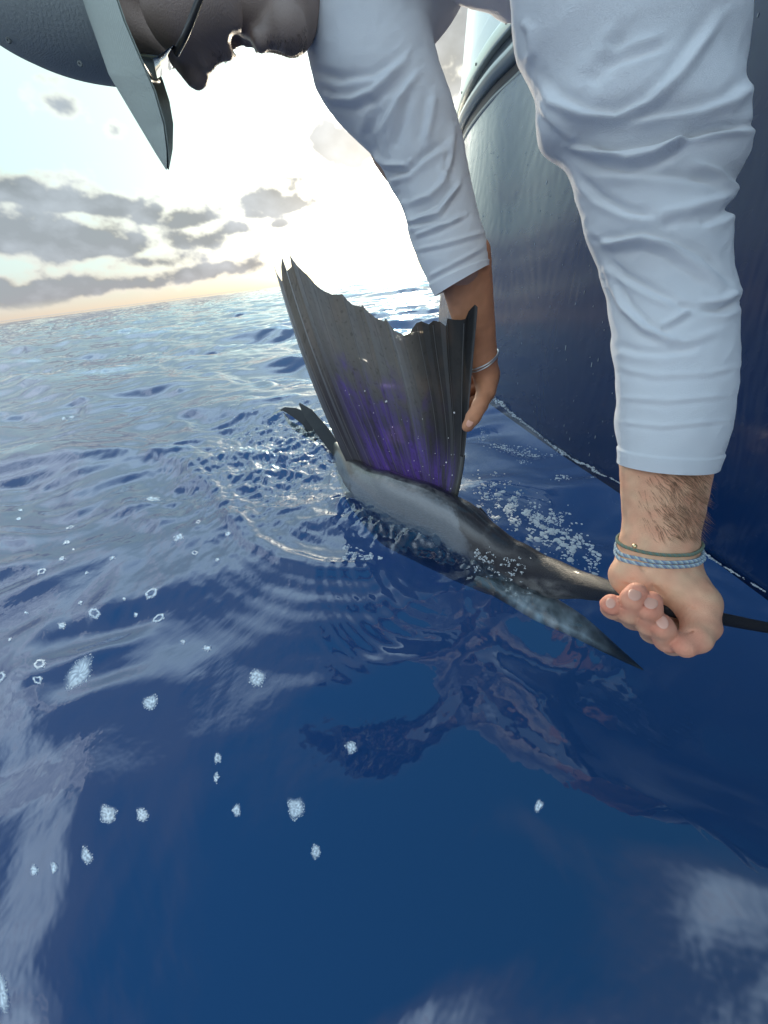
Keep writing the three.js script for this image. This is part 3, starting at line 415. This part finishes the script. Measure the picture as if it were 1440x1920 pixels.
  function sleeve(rows, folds, seedZ, tilt, depthK = 0.85) {   // rows: [left px, right px, depth]; folds: [amplitude mm, width px, polyline px]
    const n = rows.length - 1, sm = (k) => new THREE.CatmullRomCurve3(rows.map((r) => V(...(k ? [r[2], r[3], r[4]] : [r[0], r[1], r[4]]))), false, 'catmullrom', 0.5), cl = sm(0), cr = sm(1);
    const at = (v) => { const a = cl.getPoint(v), b = cr.getPoint(v); return [P(a.x, a.y, a.z), P(b.x, b.y, b.z)]; };
    const base = (u, v) => { const [a, b] = at(v), c = a.clone().lerp(b, 0.5), w = b.clone().sub(a), hw = w.length() / 2 * (tilt > 0.2 ? 0.962 : 0.985); w.normalize(); const [a2, b2] = at(Math.min(v + 0.01, 1)), [a1, b1] = at(Math.max(v - 0.01, 0)), ax = a2.add(b2).sub(a1).sub(b1).normalize(), nn = w.clone().cross(ax).normalize(); const toCam = camera.position.clone().sub(c); if (nn.dot(toCam) < 0) nn.multiplyScalar(-1); const f = u * 2 * Math.PI, ca = Math.cos(f), sa = Math.sin(f); return [c.addScaledVector(w, hw * ca).addScaledVector(nn, hw * depthK * sa).addScaledVector(ax, tilt * hw * sa), w.multiplyScalar(ca).addScaledVector(nn, sa).normalize(), sa]; };
    return grid(220, 340, (u, v) => {
      const [p, nn, sa] = base(u % 1, v), [x, y] = seenAt(p); let d = 0;
      if (sa > -0.25) { const k = smoothstep(sa, -0.25, 0.15);
        for (const [amp, w, line] of folds) {
          let best = 1e9, sgn = 1, along = 0;
          for (let i = 1; i < line.length; i++) { const [ax, ay] = line[i - 1], [bx, by] = line[i], dx = bx - ax, dy = by - ay, tt = ((x - ax) * dx + (y - ay) * dy) / (dx * dx + dy * dy), t = clamp(tt, 0, 1), ex = x - ax - dx * t, ey = y - ay - dy * t, q = ex * ex + ey * ey; if (q < best) { best = q; sgn = dx * ey - dy * ex > 0 ? 1 : -1; along = (i - 1 + t) / (line.length - 1); } }
          const s = Math.sqrt(best) * sgn / (w * 0.82); if (Math.abs(s) < 4) { const env = Math.min(1, smoothstep(along, -0.02, 0.22) + 0.25) * Math.min(1, smoothstep(1.02 - along, 0, 0.24) + 0.25); d += amp * 0.001 * k * env * (Math.exp(-s * s) - 0.55 * Math.exp(-Math.pow((s - 1.5) / 1.1, 2))); }
        } }
      d += 0.0008 * n3(p.x * 14, p.y * 22, seedZ + p.z * 14) + 0.0007 * (0.5 - Math.abs(n3(p.x * 26 + p.y * 14, p.y * 40 - p.x * 20, seedZ + p.z * 26)));
      if (sa < 0) d += -sa * 0.004 * n3(p.x * 18, p.y * 30, seedZ);
      if (v > 0.94) d += 0.0015 * smoothstep(v, 0.960, 0.966) ;                                        // the hem is doubled
      return p.addScaledVector(nn, d);
    }, true, [10, 22]);
  }
  const c3 = (...l) => l.map(([x, y]) => [x / 2.742 + 920, y / 2.742]), c2 = (...l) => l.map(([x, y]) => [x / 3.2 + 560, y / 3.2]);
  const nearRows = [[935, -260, 1356, -250, 0.272], [948, -110, 1356, -105, 0.280], [963, 5, 1356, 0, 0.288], [977, 85, 1363, 80, 0.293], [1005, 165, 1360, 160, 0.299], [1018, 245, 1363, 250, 0.305], [1063, 300, 1366, 318, 0.311], [1087, 370, 1346, 372, 0.317], [1107, 440, 1347, 440, 0.322], [1134, 500, 1351, 510, 0.327], [1152, 570, 1364, 575, 0.331], [1155, 650, 1365, 655, 0.335], [1161, 740, 1360, 745, 0.339], [1163, 815, 1349, 812, 0.342], [1164, 872, 1332, 870, 0.345]];
  const gSN = sleeve(nearRows, [
    [5.5, 15, c3([1185, 80], [1080, 230], [960, 400], [820, 540], [650, 620], [480, 600], [330, 530], [235, 420])],
    [4.0, 15, c3([1350, 430], [1240, 530], [1080, 590], [880, 625], [700, 660])],
    [-6.5, 10, c3([430, 745], [620, 765], [800, 735], [1000, 690], [1180, 655], [1345, 640])],
    [6.0, 11, c3([380, 745], [520, 790], [700, 830], [840, 800], [930, 750], [1010, 690])],
    [3.0, 12, c3([240, 510], [300, 600], [400, 700], [450, 735])],
    [-2.8, 13, c3([470, 860], [700, 875], [980, 905], [1150, 930])],
    [3.6, 12, c3([1030, 840], [1160, 900], [1260, 985], [1285, 1060])],
    [-4.2, 11, c3([440, 890], [560, 1010], [700, 1080], [850, 1110])],
    [3.6, 14, c3([820, 1120], [1020, 1080], [1180, 1030], [1260, 990])],
    [-3.0, 10, c3([1080, 1150], [1180, 1110], [1280, 1050])],
    [-4.6, 10, c3([520, 1240], [650, 1215], [790, 1190], [930, 1225], [1080, 1300], [1230, 1440])],
    [4.2, 12, c3([510, 1200], [620, 1260], [770, 1240], [900, 1275], [1060, 1380], [1180, 1470])],
    [-4.6, 10, c3([555, 1300], [690, 1415], [850, 1500], [990, 1570], [1190, 1590], [1270, 1560])],
    [4.0, 11, c3([880, 1530], [1060, 1575], [1200, 1550], [1275, 1500])],
    [3.8, 10, c3([570, 1350], [600, 1450], [680, 1580], [790, 1690], [930, 1750])],
    [-3.2, 8, c3([640, 1420], [720, 1570], [820, 1670], [930, 1720])],
    [3.0, 9, c3([850, 1690], [950, 1640], [1020, 1595])],
    [-2.4, 9, c3([632, 1770], [760, 1810], [900, 1815], [1050, 1790])],
    [2.0, 12, c3([880, 1740], [1000, 1760], [1180, 1700])],
    [3.2, 13, c3([160, 110], [210, 160], [215, 270], [180, 330])],
    [-4.0, 20, c3([700, 160], [600, 330], [500, 430])],
    [2.2, 13, c3([560, 280], [720, 240], [880, 200])],
    [-2.0, 12, c3([600, 320], [740, 290], [890, 230])],
    [1.4, 7, [[1158, 690], [1230, 705], [1330, 700], [1378, 690]]], [1.4, 7, [[1160, 745], [1250, 752], [1372, 740]]], [1.2, 6, [[1158, 790], [1240, 800], [1366, 788]]]], 3, 0.24);
  const farRows = [[545, -170, 930, -170, 0.40], [556, -60, 900, -70, 0.415], [566, 40, 858, 10, 0.425], [576, 110, 815, 70, 0.432], [600, 176, 822, 130, 0.440], [646, 233, 845, 196, 0.450], [700, 292, 866, 262, 0.462], [735, 352, 876, 320, 0.474], [756, 398, 892, 388, 0.486], [768, 445, 905, 434, 0.496], [791, 500, 914, 474, 0.504], [819, 553, 913, 500, 0.512]];
  const gSF = sleeve(farRows, [
    [5.0, 11, c2([95, 530], [200, 600], [330, 605], [440, 565], [530, 490], [640, 360])],
    [-3.5, 12, c2([100, 430], [250, 470], [440, 440], [600, 340])],
    [4.5, 8, c2([440, 935], [520, 990], [650, 1000], [700, 950])],
    [-5.0, 9, c2([520, 1060], [640, 1020], [740, 940], [860, 860])],
    [5.0, 9, c2([640, 1230], [790, 1180], [865, 1100], [905, 960], [925, 760])],
    [4.0, 6, c2([660, 1340], [840, 1280], [960, 1110])], [-4.0, 6, c2([690, 1290], [830, 1230], [945, 1090])],
    [3.2, 6, c2([690, 1420], [830, 1370], [1000, 1290])], [-3.4, 6, c2([640, 1360], [750, 1330], [900, 1330])],
    [-4.0, 10, c2([480, 620], [420, 800], [460, 930])], [-4.0, 12, c2([660, 560], [620, 740], [560, 900])], [3.6, 10, c2([810, 560], [790, 720], [760, 860])], [3.5, 10, c2([720, 430], [600, 600], [490, 800])],
    [3.5, 8, c2([620, 1190], [660, 1290], [690, 1380])], [-3, 7, c2([900, 900], [880, 1020], [930, 1080])], [2.4, 6, c2([700, 1500], [860, 1470], [1100, 1400])], [2.0, 6, c2([780, 1660], [900, 1600], [1120, 1480])]], 11, 0.06);
  const torsoF = join(0.06, [cap(mid.clone().add(V(0.02, 0.04, 0)), hip, 0.155, 0.165), cap(farSh.clone().add(V(0.0, 0.08, 0.0)), mid, 0.1, 0.16), cap(nearSh.clone().add(V(0.01, 0.03, 0)), mid, 0.075, 0.14)]);
  const torso = (x, y, z) => torsoF(x, y, z) + 0.006 * n3(x * 12, y * 12, z * 12);
  [lo, hi] = box([farSh, nearSh, mid, hip], 0.21);
  const gT = nets(torso, lo, hi, 0.012);
  part('shirt', mergeGeometries([gSN, gSF, gT]), shirtM, person);
  // the stitched hem of the near cuff
  const hemAt = (y) => { const l = []; for (let i = 0; i <= 24; i++) { const k = i / 24; l.push(P(lerp(1158, 1350, k), y + 17 * Math.sin(Math.PI * k), 0.345 - 0.040 * Math.sin(Math.PI * k))); } return l; };
  // trousers on the boat side, unseen, placed dark to cover mirrored sky
  const legs = join(0.05, [cap(V(0.74, 1.32, -0.32), V(1.24, 1.20, -0.18), 0.185, 0.11), cap(V(0.74, 1.32, -0.32), V(1.26, 1.20, -0.60), 0.165, 0.11), cap(V(1.24, 1.20, -0.24), V(1.66, 1.14, -0.18), 0.10, 0.07), cap(V(1.26, 1.20, -0.60), V(1.7, 1.14, -0.66), 0.10, 0.07)]);
  part('shorts', nets(legs, V(0.6, 1.0, -0.9), V(1.85, 1.6, 0.1), 0.016), new THREE.MeshStandardMaterial({ color: new THREE.Color(0.06, 0.07, 0.09), roughness: 0.9 }), person);

  // ------------------------------------------------ cap
  const capM = new THREE.MeshPhysicalMaterial({ color: new THREE.Color(0.25, 0.275, 0.27), roughness: 0.8, sheen: 0.3, bumpMap: weave, bumpScale: 0.0008 });
  const cc = P(190, -95, 0.40), ex = P(191, -95, 0.40).sub(cc).normalize(), ey = P(190, -94, 0.40).sub(cc).normalize(), ez = ex.clone().cross(ey).normalize();
  const crown = grid(72, 48, (u, v) => { const a = u * 6.2832, th = lerp(1.33 + 0.5 * Math.max(0, Math.sin(a)), Math.PI, v), seam = 1 - 0.006 * Math.exp(-Math.pow((((u * 6) % 1) - 0.5) / 0.03, 2)); return cc.clone().addScaledVector(ex, 0.188 * Math.cos(th) * seam).addScaledVector(ey, 0.113 * Math.sin(th) * Math.cos(a) * seam).addScaledVector(ez, 0.085 * Math.sin(th) * Math.sin(a) * seam); }, true, [6, 4]);
  const capMesh = part('cap', crown, capM, person, 'grey cap worn with its brim hanging point down');
  for (const [x, y] of [[16, 76], [150, 120]]) { const e = part('eyelet', new THREE.TorusGeometry(0.0016, 0.0010, 8, 18), capM, capMesh); e.position.copy(P(x, y, 0.40)); }
  const brimM = new THREE.MeshPhysicalMaterial({ color: new THREE.Color(0.30, 0.34, 0.31), roughness: 0.7, bumpMap: weave, bumpScale: 0.0005 });
  const ridge = [[0, 140, -40], [0.3, 176, 60], [0.5, 204, 140], [0.75, 255, 226], [0.92, 292, 288], [1, 311, 318]], nearE = [[0, 205, -40], [0.2, 232, 40], [0.4, 262, 110], [0.6, 288, 170], [0.8, 306, 232], [0.92, 312, 280], [1, 313, 318]], farE = [[0, 235, -40], [0.2, 258, 40], [0.4, 285, 110], [0.55, 302, 152], [0.68, 314, 190], [0.8, 321, 232], [0.92, 320, 280], [1, 313, 318]];
  const brim = (off) => (u, v) => { const a = interp(ridge, v), b = interp(nearE, v), c = interp(farE, v), w = 0.066 * Math.sqrt(Math.max(0, 1 - v * v * 0.98)), k = Math.abs(u - 0.5) * 2, e = u < 0.5 ? b : c, q = k * k; return P(lerp(a[0], e[0], q) + off, lerp(a[1], e[1], q), 0.372 + (u - 0.5) * 2 * w); };
  part('brim', mergeGeometries([grid(40, 60, brim(0)), grid(40, 60, brim(4))]), brimM, capMesh, 'light grey green brim seen edge on');
  // ------------------------------------------------ sunglasses
  const glass = thing('sunglasses'); person.add(glass); glass.name = 'sunglasses';
  const lensM = new THREE.MeshPhysicalMaterial({ color: new THREE.Color(0.05, 0.07, 0.08), roughness: 0.06, metalness: 0.6, clearcoat: 1, iridescence: 1, iridescenceIOR: 1.6, iridescenceThicknessRange: [200, 420] });
  const lensG = (dz) => grid(28, 18, (u, v) => { const k = u * 2 - 1, s = v, a = interp([[0, 262, 139], [0.35, 292, 149], [0.7, 322, 130], [1, 336, 96]], u), b = interp([[0, 262, 100], [0.5, 296, 104], [1, 326, 84]], u); return P(lerp(a[0], b[0], s), lerp(a[1], b[1], s), hd + dz * (0.25 + 0.9 * Math.sin(s * 1.5)) + 0.002 * k); });
  for (const s of [-0.055, 0.055]) part('lens', lensG(s), lensM, glass);
  part('frame', tube([P(262, 141, hd - 0.05), P(278, 149, hd - 0.018), P(296, 151, hd), P(278, 149, hd + 0.018), P(262, 141, hd + 0.05)], 0.0022, 40, 8), new THREE.MeshStandardMaterial({ color: new THREE.Color(0.02, 0.02, 0.02), roughness: 0.4 }), glass);
  part('temple', tube([P(330, 100, hd - 0.052), P(350, 60, hd - 0.068), P(380, -20, hd - 0.078), P(400, -90, hd - 0.08)], 0.0026, 30, 8), new THREE.MeshStandardMaterial({ color: new THREE.Color(0.02, 0.02, 0.02), roughness: 0.4 }), glass);
  // ------------------------------------------------ bracelets
  // a closed curve lying on the skin: marched outwards from the middle of the wrist; lo: how far the front hangs below the back
  const around = (field, c, axisTo, tiltF, tiltX, gap) => { const ax = axisTo.clone().sub(c).normalize(), n = camera.position.clone().sub(c), w = ax.clone().cross(n).normalize(); n.copy(w).cross(ax).normalize(); const l = []; for (let i = 0; i < 36; i++) { const a = i / 36 * 6.2832, d = w.clone().multiplyScalar(Math.cos(a)).addScaledVector(n, Math.sin(a)), o = c.clone().addScaledVector(ax, tiltF * Math.sin(a) + tiltX * Math.cos(a)); let r = 0.006; while (r < 0.05) { const p = o.clone().addScaledVector(d, r); if (field(p.x, p.y, p.z) > gap) break; r += 0.0004; } l.push(o.addScaledVector(d, r)); } return new THREE.CatmullRomCurve3(l, true); };
  const braid = (curve, r, strands, turns, mats, g) => { for (let s = 0; s < strands; s++) { const pts = []; for (let i = 0; i < 240; i++) { const t = i / 240, p = curve.getPoint(t), tan = curve.getTangent(t), o = p.clone().sub(wristC).normalize(), w = tan.clone().cross(o).normalize(), a = t * turns * 6.2832 + s / strands * 6.2832; pts.push(p.addScaledVector(o, Math.cos(a) * r * 0.6).addScaledVector(w, Math.sin(a) * r)); } part('strand', tube(pts, r * 0.75, 480, 6, true), mats[s % mats.length], g); } };
  const wristC = P(1235, 1030, 0.363);
  const cord = (r, g, b) => new THREE.MeshStandardMaterial({ color: new THREE.Color(r, g, b), roughness: 0.8 });
  const green = new THREE.Group(); green.name = 'bracelet'; person.add(green); green.userData.label = 'thin green braided cord bracelet';
  const axN = P(1240, 1130, 0.366);
  braid(around(nearHand, P(1234, 1014, 0.363), axN, 0.0065, -0.006, 0.0011), 0.0010, 3, 50, [cord(0.14, 0.19, 0.13), cord(0.19, 0.19, 0.13), cord(0.13, 0.21, 0.18)], green);
  const blue = new THREE.Group(); blue.name = 'bracelet'; person.add(blue); blue.userData.label = 'double pale blue braided cord bracelet';
  for (const o of [0, 6]) braid(around(nearHand, P(1234, 1026 + o, 0.363), axN, 0.006, -0.0055, 0.0010), 0.0011, 3, 44, [cord(0.28, 0.37, 0.42), cord(0.20, 0.25, 0.36), cord(0.46, 0.53, 0.52)], blue);
  { const p = new THREE.Mesh(new THREE.SphereGeometry(0.0022, 16, 12), new THREE.MeshStandardMaterial({ color: new THREE.Color(0.7, 0.55, 0.3), metalness: 0.9, roughness: 0.3 })); p.name = 'bead'; p.position.copy(P(1190, 1024, 0.336)); green.add(p); }
  const wf = P(904, 676, 0.551), sg = new THREE.Group(); sg.name = 'bracelet'; sg.userData.label = 'silver bangle on the far wrist'; person.add(sg);
  const sil = new THREE.MeshStandardMaterial({ color: new THREE.Color(0.7, 0.72, 0.72), metalness: 0.9, roughness: 0.28 });
  for (const o of [0, 5]) part('bangle', new THREE.TubeGeometry(around(farHand, P(903, 673 + o, 0.606), P(912, 720, 0.632), 0.002, 0.004, 0.0012), 80, 0.0013, 8, true), sil, sg);
}

// ---------------------------------------------------------------- foam on the water
const foamM = new THREE.MeshPhysicalMaterial({ color: new THREE.Color(0.86, 0.90, 0.92), roughness: 0.6, transmission: 0.62, thickness: 0 });
const filmM = new THREE.MeshStandardMaterial({ color: new THREE.Color(0.8, 0.86, 0.9), roughness: 0.6, transparent: true, opacity: 1, vertexColors: true });
const bubble = new THREE.IcosahedronGeometry(1, 0);
function froth(px, py, w, h, turnDeg, hollow) {            // a raft of bubbles lying on the water
  const c = onY(px, py), d = seenAt(c)[2], list = [], s = Math.sin(turnDeg * D2R), k = Math.cos(turnDeg * D2R), n = Math.round(clamp(w * h * 0.09, 16, 190));
  for (let i = 0; i < n; i++) {
    let a = rnd() * 6.283, r = Math.sqrt(rnd()); r *= 0.9; if (hollow) r = lerp(0.6, 0.9, r); r *= 0.95 + 0.3 * n2(Math.cos(a) * 0.6 + px * 0.37, Math.sin(a) * 0.6 + py * 0.37);
    const x = px + (Math.cos(a) * r * w * k - Math.sin(a) * r * h * s) / 2, y = py + (Math.cos(a) * r * w * s + Math.sin(a) * r * h * k) / 2, p = onY(x, y, 0), R = d / FOC * (0.45 + rnd() * rnd() * rnd() * 2.4);
    p.y = sea(p.x, p.z, 0.002) + R * 0.05; list.push(bubble.clone().scale(R, R * 0.6, R).translate(p.x - c.x, p.y, p.z - c.z));
  }
  const m = new THREE.Mesh(mergeGeometries(list), foamM); m.name = numbered('foam_patch');
  { const fg = new THREE.RingGeometry(0.01, 1.08, 32, 7), q = fg.attributes.position, al = new Float32Array(q.count * 4).fill(1); for (let i = 0; i < q.count; i++) { const rr = Math.hypot(q.getX(i), q.getY(i)), a = Math.atan2(q.getY(i), q.getX(i)), e = rr * (0.84 + 0.22 * n2(Math.cos(a) * 0.6 + px * 0.37, Math.sin(a) * 0.6 + py * 0.37)), x = px + (Math.cos(a) * e * w * k - Math.sin(a) * e * h * s) / 2, y = py + (Math.cos(a) * e * w * s + Math.sin(a) * e * h * k) / 2, p = onY(x, y, 0); const bl = 0.75 + 0.45 * n2(x * 0.16, y * 0.16); al[i * 4 + 3] = clamp((hollow ? 0.85 * Math.exp(-Math.pow((rr - 0.72) / 0.22, 2)) : 0.85 * (1 - smoothstep(rr, 0.45, 1.04))) * bl, 0, 1); q.setXYZ(i, p.x - c.x, sea(p.x, p.z, 0.002) + 0.0012, p.z - c.z); } fg.setAttribute('color', new THREE.BufferAttribute(al, 4)); fg.computeVertexNormals(); part('foam_film', fg, filmM, m); } m.position.set(c.x, 0, c.z); scene.add(m); return m;
}
const patch = (label, ...a) => tag(froth(...a), label, 'foam', 'foam patches floating on the sea');
patch('long diagonal raft of white foam, largest one on the left water', 162, 1278, 82, 36, -48, false);
patch('oval white foam raft below and right of the long diagonal one', 293, 1330, 38, 30, -40, false);
patch('tufted white foam raft in the pale reflection left of the dark water', 486, 1280, 36, 40, 0, false);
patch('round white foam dot on the dark wave trough left of the wake', 293, 948, 30, 24, 0, false);
patch('tall white foam blot near the lower left, bigger of a pair', 212, 1536, 38, 50, 8, false);
patch('smaller white foam blot of the pair near the lower left', 273, 1533, 26, 34, 0, false);
patch('largest white foam blot at the edge of the dark patch, bottom centre', 556, 1520, 38, 50, 0, false);
patch('white foam blot just right of the sky reflection, mid picture', 661, 1408, 24, 34, 0, false);
patch('white foam blob cut off by the left edge near the bottom', 2, 1864, 34, 84, 0, false);
patch('angular foam raft in the left middle, right of the round dot', 349, 1034, 24, 16, -20, false);
patch('hollow ring of foam at the far left edge', 17, 1285, 30, 20, -25, true);
const specks = ['hollow foam ring just left of the long diagonal foam raft, upper of two', 'hollow foam ring just left of the long diagonal foam raft, lower of two', 'hollow foam ring above the top end of the long diagonal raft', 'small foam speck above and left of the long diagonal raft', 'flattened foam ring left of the bright reflection, upper of a stacked pair', 'flattened foam ring left of the bright reflection, lower of a stacked pair', 'tilted foam ring alone on the dark left swell', 'foam ring high on the left swell below the wave crest', 'thin foam sliver just under the high foam ring on the left', 'small tilted foam speck midway down the left swell', 'small foam ring right of and below the angular foam raft', 'small foam ring right of and above the angular foam raft', 'faint foam speck nearest the curved wake ridge', 'foam speck by the left edge, lower of a tight pair high up', 'foam dot by the left edge, upper of a tight pair high up', 'flat foam sliver in the middle of the left swell', 'tiny foam speck left of the ring above the diagonal raft', 'tiny foam dot between two swells in the left middle', 'tiny foam dot near the left edge below the tilted ring', 'tiny round foam dot up and right of the oval raft', 'oblong foam speck closest above and left of the tufted raft', 'foam sliver just left of the stacked foam rings', 'tiny foam dot under the thin foam sliver on the left', 'foam dot touching the left edge above the hollow ring', 'foam dot just inside the left edge beside another dot', 'small foam speck below the wake ridge, left of the ripples', 'tiny foam dot up and left of the stacked foam rings', 'upper one of two small foam blots left of the dark reflection', 'lower one of two small foam blots left of the dark reflection', 'pale foam blot between the largest blot and the lower left pair', 'foam blot below and right of the largest blot at the dark patch', 'slanted tall foam blot under the lower left pair', 'left one of two small twin foam blots at lower left', 'right one of two small twin foam blots at lower left', 'distant foam fleck on choppy water, right one of a close pair', 'distant foam fleck on choppy water, left one of a close pair', 'lone distant foam fleck in a trough at the far left', 'single foam blot alone on the dark water at lower right'];
let speck = 0;
for (const [x, y, w, h, t, r] of [[92, 1263, 28, 20, -15, 1], [88, 1293, 20, 16, -20, 1], [192, 1169, 24, 20, -10, 1], [130, 1189, 20, 14, -20, 0], [297, 1135, 28, 18, -25, 1], [306, 1173, 26, 18, -25, 1], [98, 1096, 20, 14, -30, 1], [140, 1001, 18, 14, -20, 1], [138, 1035, 18, 10, -20, 0], [134, 1071, 16, 10, -40, 0], [378, 1063, 14, 10, 0, 1], [384, 1006, 12, 11, 0, 1], [440, 1031, 14, 10, 0, 0], [43, 983, 14, 10, -30, 0], [44, 964, 10, 8, 0, 0], [226, 1070, 14, 6, -20, 0], [164, 1147, 11, 8, -30, 0], [177, 1095, 9, 6, -20, 0], [63, 1164, 10, 6, 0, 0], [350, 1215, 10, 12, 0, 0], [395, 1227, 20, 12, 0, 0], [265, 1167, 12, 7, -20, 0], [152, 1051, 8, 6, 0, 0], [6, 1222, 10, 10, 0, 0], [33, 1214, 8, 8, 0, 0], [420, 1078, 10, 8, 0, 0], [248, 1145, 8, 6, 0, 0],
  [414, 1429, 16, 26, 10, 0], [411, 1465, 12, 22, 10, 0], [447, 1525, 18, 30, 10, 0], [593, 1597, 20, 34, 10, 0], [172, 1612, 24, 42, -10, 0], [68, 1634, 18, 26, 0, 0], [109, 1631, 18, 26, 0, 0], [127, 768, 12, 6, 0, 0], [112, 772, 10, 7, 0, 0], [66, 838, 14, 7, 0, 0], [1008, 1520, 18, 26, 20, 0]])
  { const m = froth(x, y, w, h, t, r); tag(m, specks[speck++], 'foam', 'foam patches floating on the sea'); }

function scatter(name, label, places, material = foamM) {
  const g = new THREE.IcosahedronGeometry(1, 1), q = g.attributes.position; for (let i = 0; i < q.count; i++) { const k = 1 + 0.35 * n3(q.getX(i) * 1.4, q.getY(i) * 1.4, q.getZ(i) * 1.4); q.setXYZ(i, q.getX(i) * k, q.getY(i) * k, q.getZ(i) * k); } g.computeVertexNormals();
  const m = new THREE.InstancedMesh(g, material, places.length), e = new THREE.Euler();
  places.forEach(([p, r, flat], i) => m.setMatrixAt(i, new THREE.Matrix4().compose(p, new THREE.Quaternion().setFromEuler(e.set(0, rnd() * 6.28, 0)), V(r * (0.7 + rnd() * 0.8), r * flat, r * (0.7 + rnd() * 0.8)))));
  m.name = numbered(name); scene.add(m); return tag(m, label, 'foam', null, 'stuff');
}
{
  const l = [];
  for (let i = 0; i < 2600; i++) { const t = rnd(), px = 905 + t * 180 + (rnd() - 0.5) * 50, py = 945 + t * 105 + (rnd() + rnd() - 1) * 52, c = n2(px * 0.035, py * 0.05); if (c < 0.05) continue; const p = onY(px, py, 0), r = 0.0007 + rnd() * rnd() * 0.0036 * (0.5 + c); p.y = sea(p.x, p.z, 0.003) + (rnd() < 0.12 ? rnd() * 0.03 : 0.0004); l.push([p, r, 0.45]); }
  scatter('splash', 'white splash and bubbles behind the head of the fish', l);
  const l2 = [];
  for (let i = 0; i < 1500; i++) { const px = 888 + rnd() * 150, py = 1046 + (px - 888) * 0.26 + (rnd() + rnd() - 1) * 30, c = n2(px * 0.045 + 30, py * 0.07); if (c < 0.28) continue; const r = 0.0004 + rnd() * rnd() * 0.0013, p = P(px, py, lerp(0.655, 0.585, (px - 888) / 150) - rnd() * 0.012); l2.push([p, r, 0.8]); }
  for (let i = 0; i < 500; i++) { const t = rnd(), px = 650 + t * 75, py = 1070 + (rnd() - 0.5) * 44 * (1 - t) + t * 12, c = n2(px * 0.06 + 10, py * 0.06); if (c < 0) continue; const p = onY(px, py, 0); p.y = sea(p.x, p.z, 0.003) + 0.0006; l2.push([p, 0.0005 + rnd() * rnd() * 0.0017, 0.4]); }
  scatter('spray', 'bright spray breaking round the cheek of the fish', l2);
  const l3 = [];
  for (let i = 0; i < 2600; i++) { const t = rnd(), px = lerp(918, 1452, t), py = lerp(755, 1128, t), c = n2(t * 11, 3) + 0.6 * n2(t * 47, 8), p = onY(px, py + 1 + (rnd() - 0.5) * (3 + 9 * Math.max(0, c)), 0), d = seenAt(p)[2]; const gate = px > 1160 && px < 1290 ? -0.1 : -0.6; if (c < gate) continue; p.y = sea(p.x, p.z, 0.003) + 0.0008; p.x -= 0.004; l3.push([p, d / FOC * (0.35 + rnd() * rnd() * (0.55 + 2.2 * Math.max(0, c))), 0.6]); }
  scatter('foam_line', 'thin broken line of white foam along the waterline of the hull', l3);
  const l4 = [];
  for (const [x, y, w, h, n] of [[905, 815, 12, 14, 40], [960, 850, 60, 14, 110], [990, 858, 60, 6, 60], [945, 845, 20, 12, 50], [1050, 915, 22, 10, 36], [1048, 985, 14, 14, 30], [1105, 1072, 18, 28, 60], [980, 880, 16, 6, 20], [1000, 990, 20, 20, 40]]) for (let i = 0; i < n; i++) { const p = onY(x + (rnd() + rnd() - 1) * w, y + (rnd() + rnd() - 1) * h, 0); p.y = sea(p.x, p.z, 0.003) + 0.0006; l4.push([p, 0.0006 + rnd() * rnd() * 0.0028, 0.4]); }
  scatter('foam_flecks', 'loose flecks of white foam on the dark blue water beside the hull', l4);
  const l5 = [];
  for (let i = 0; i < 900; i++) { const px = 400 + rnd() * 260, py = 745 + rnd() * 150, p = onY(px, py, 0); if (n2(px * 0.03, py * 0.05) < 0.2) continue; p.y = sea(p.x, p.z, 0.004) + (rnd() < 0.2 ? rnd() * 0.05 : 0.001); l5.push([p, 0.0006 + rnd() * rnd() * 0.0035, 0.7]); }
  scatter('tail_splash', 'fine drops thrown up round the tail of the fish', l5, new THREE.MeshPhysicalMaterial({ color: new THREE.Color(0.8, 0.86, 0.9), roughness: 0.1, transmission: 0.5, thickness: 0 }));
}
renderer.render(scene, camera);
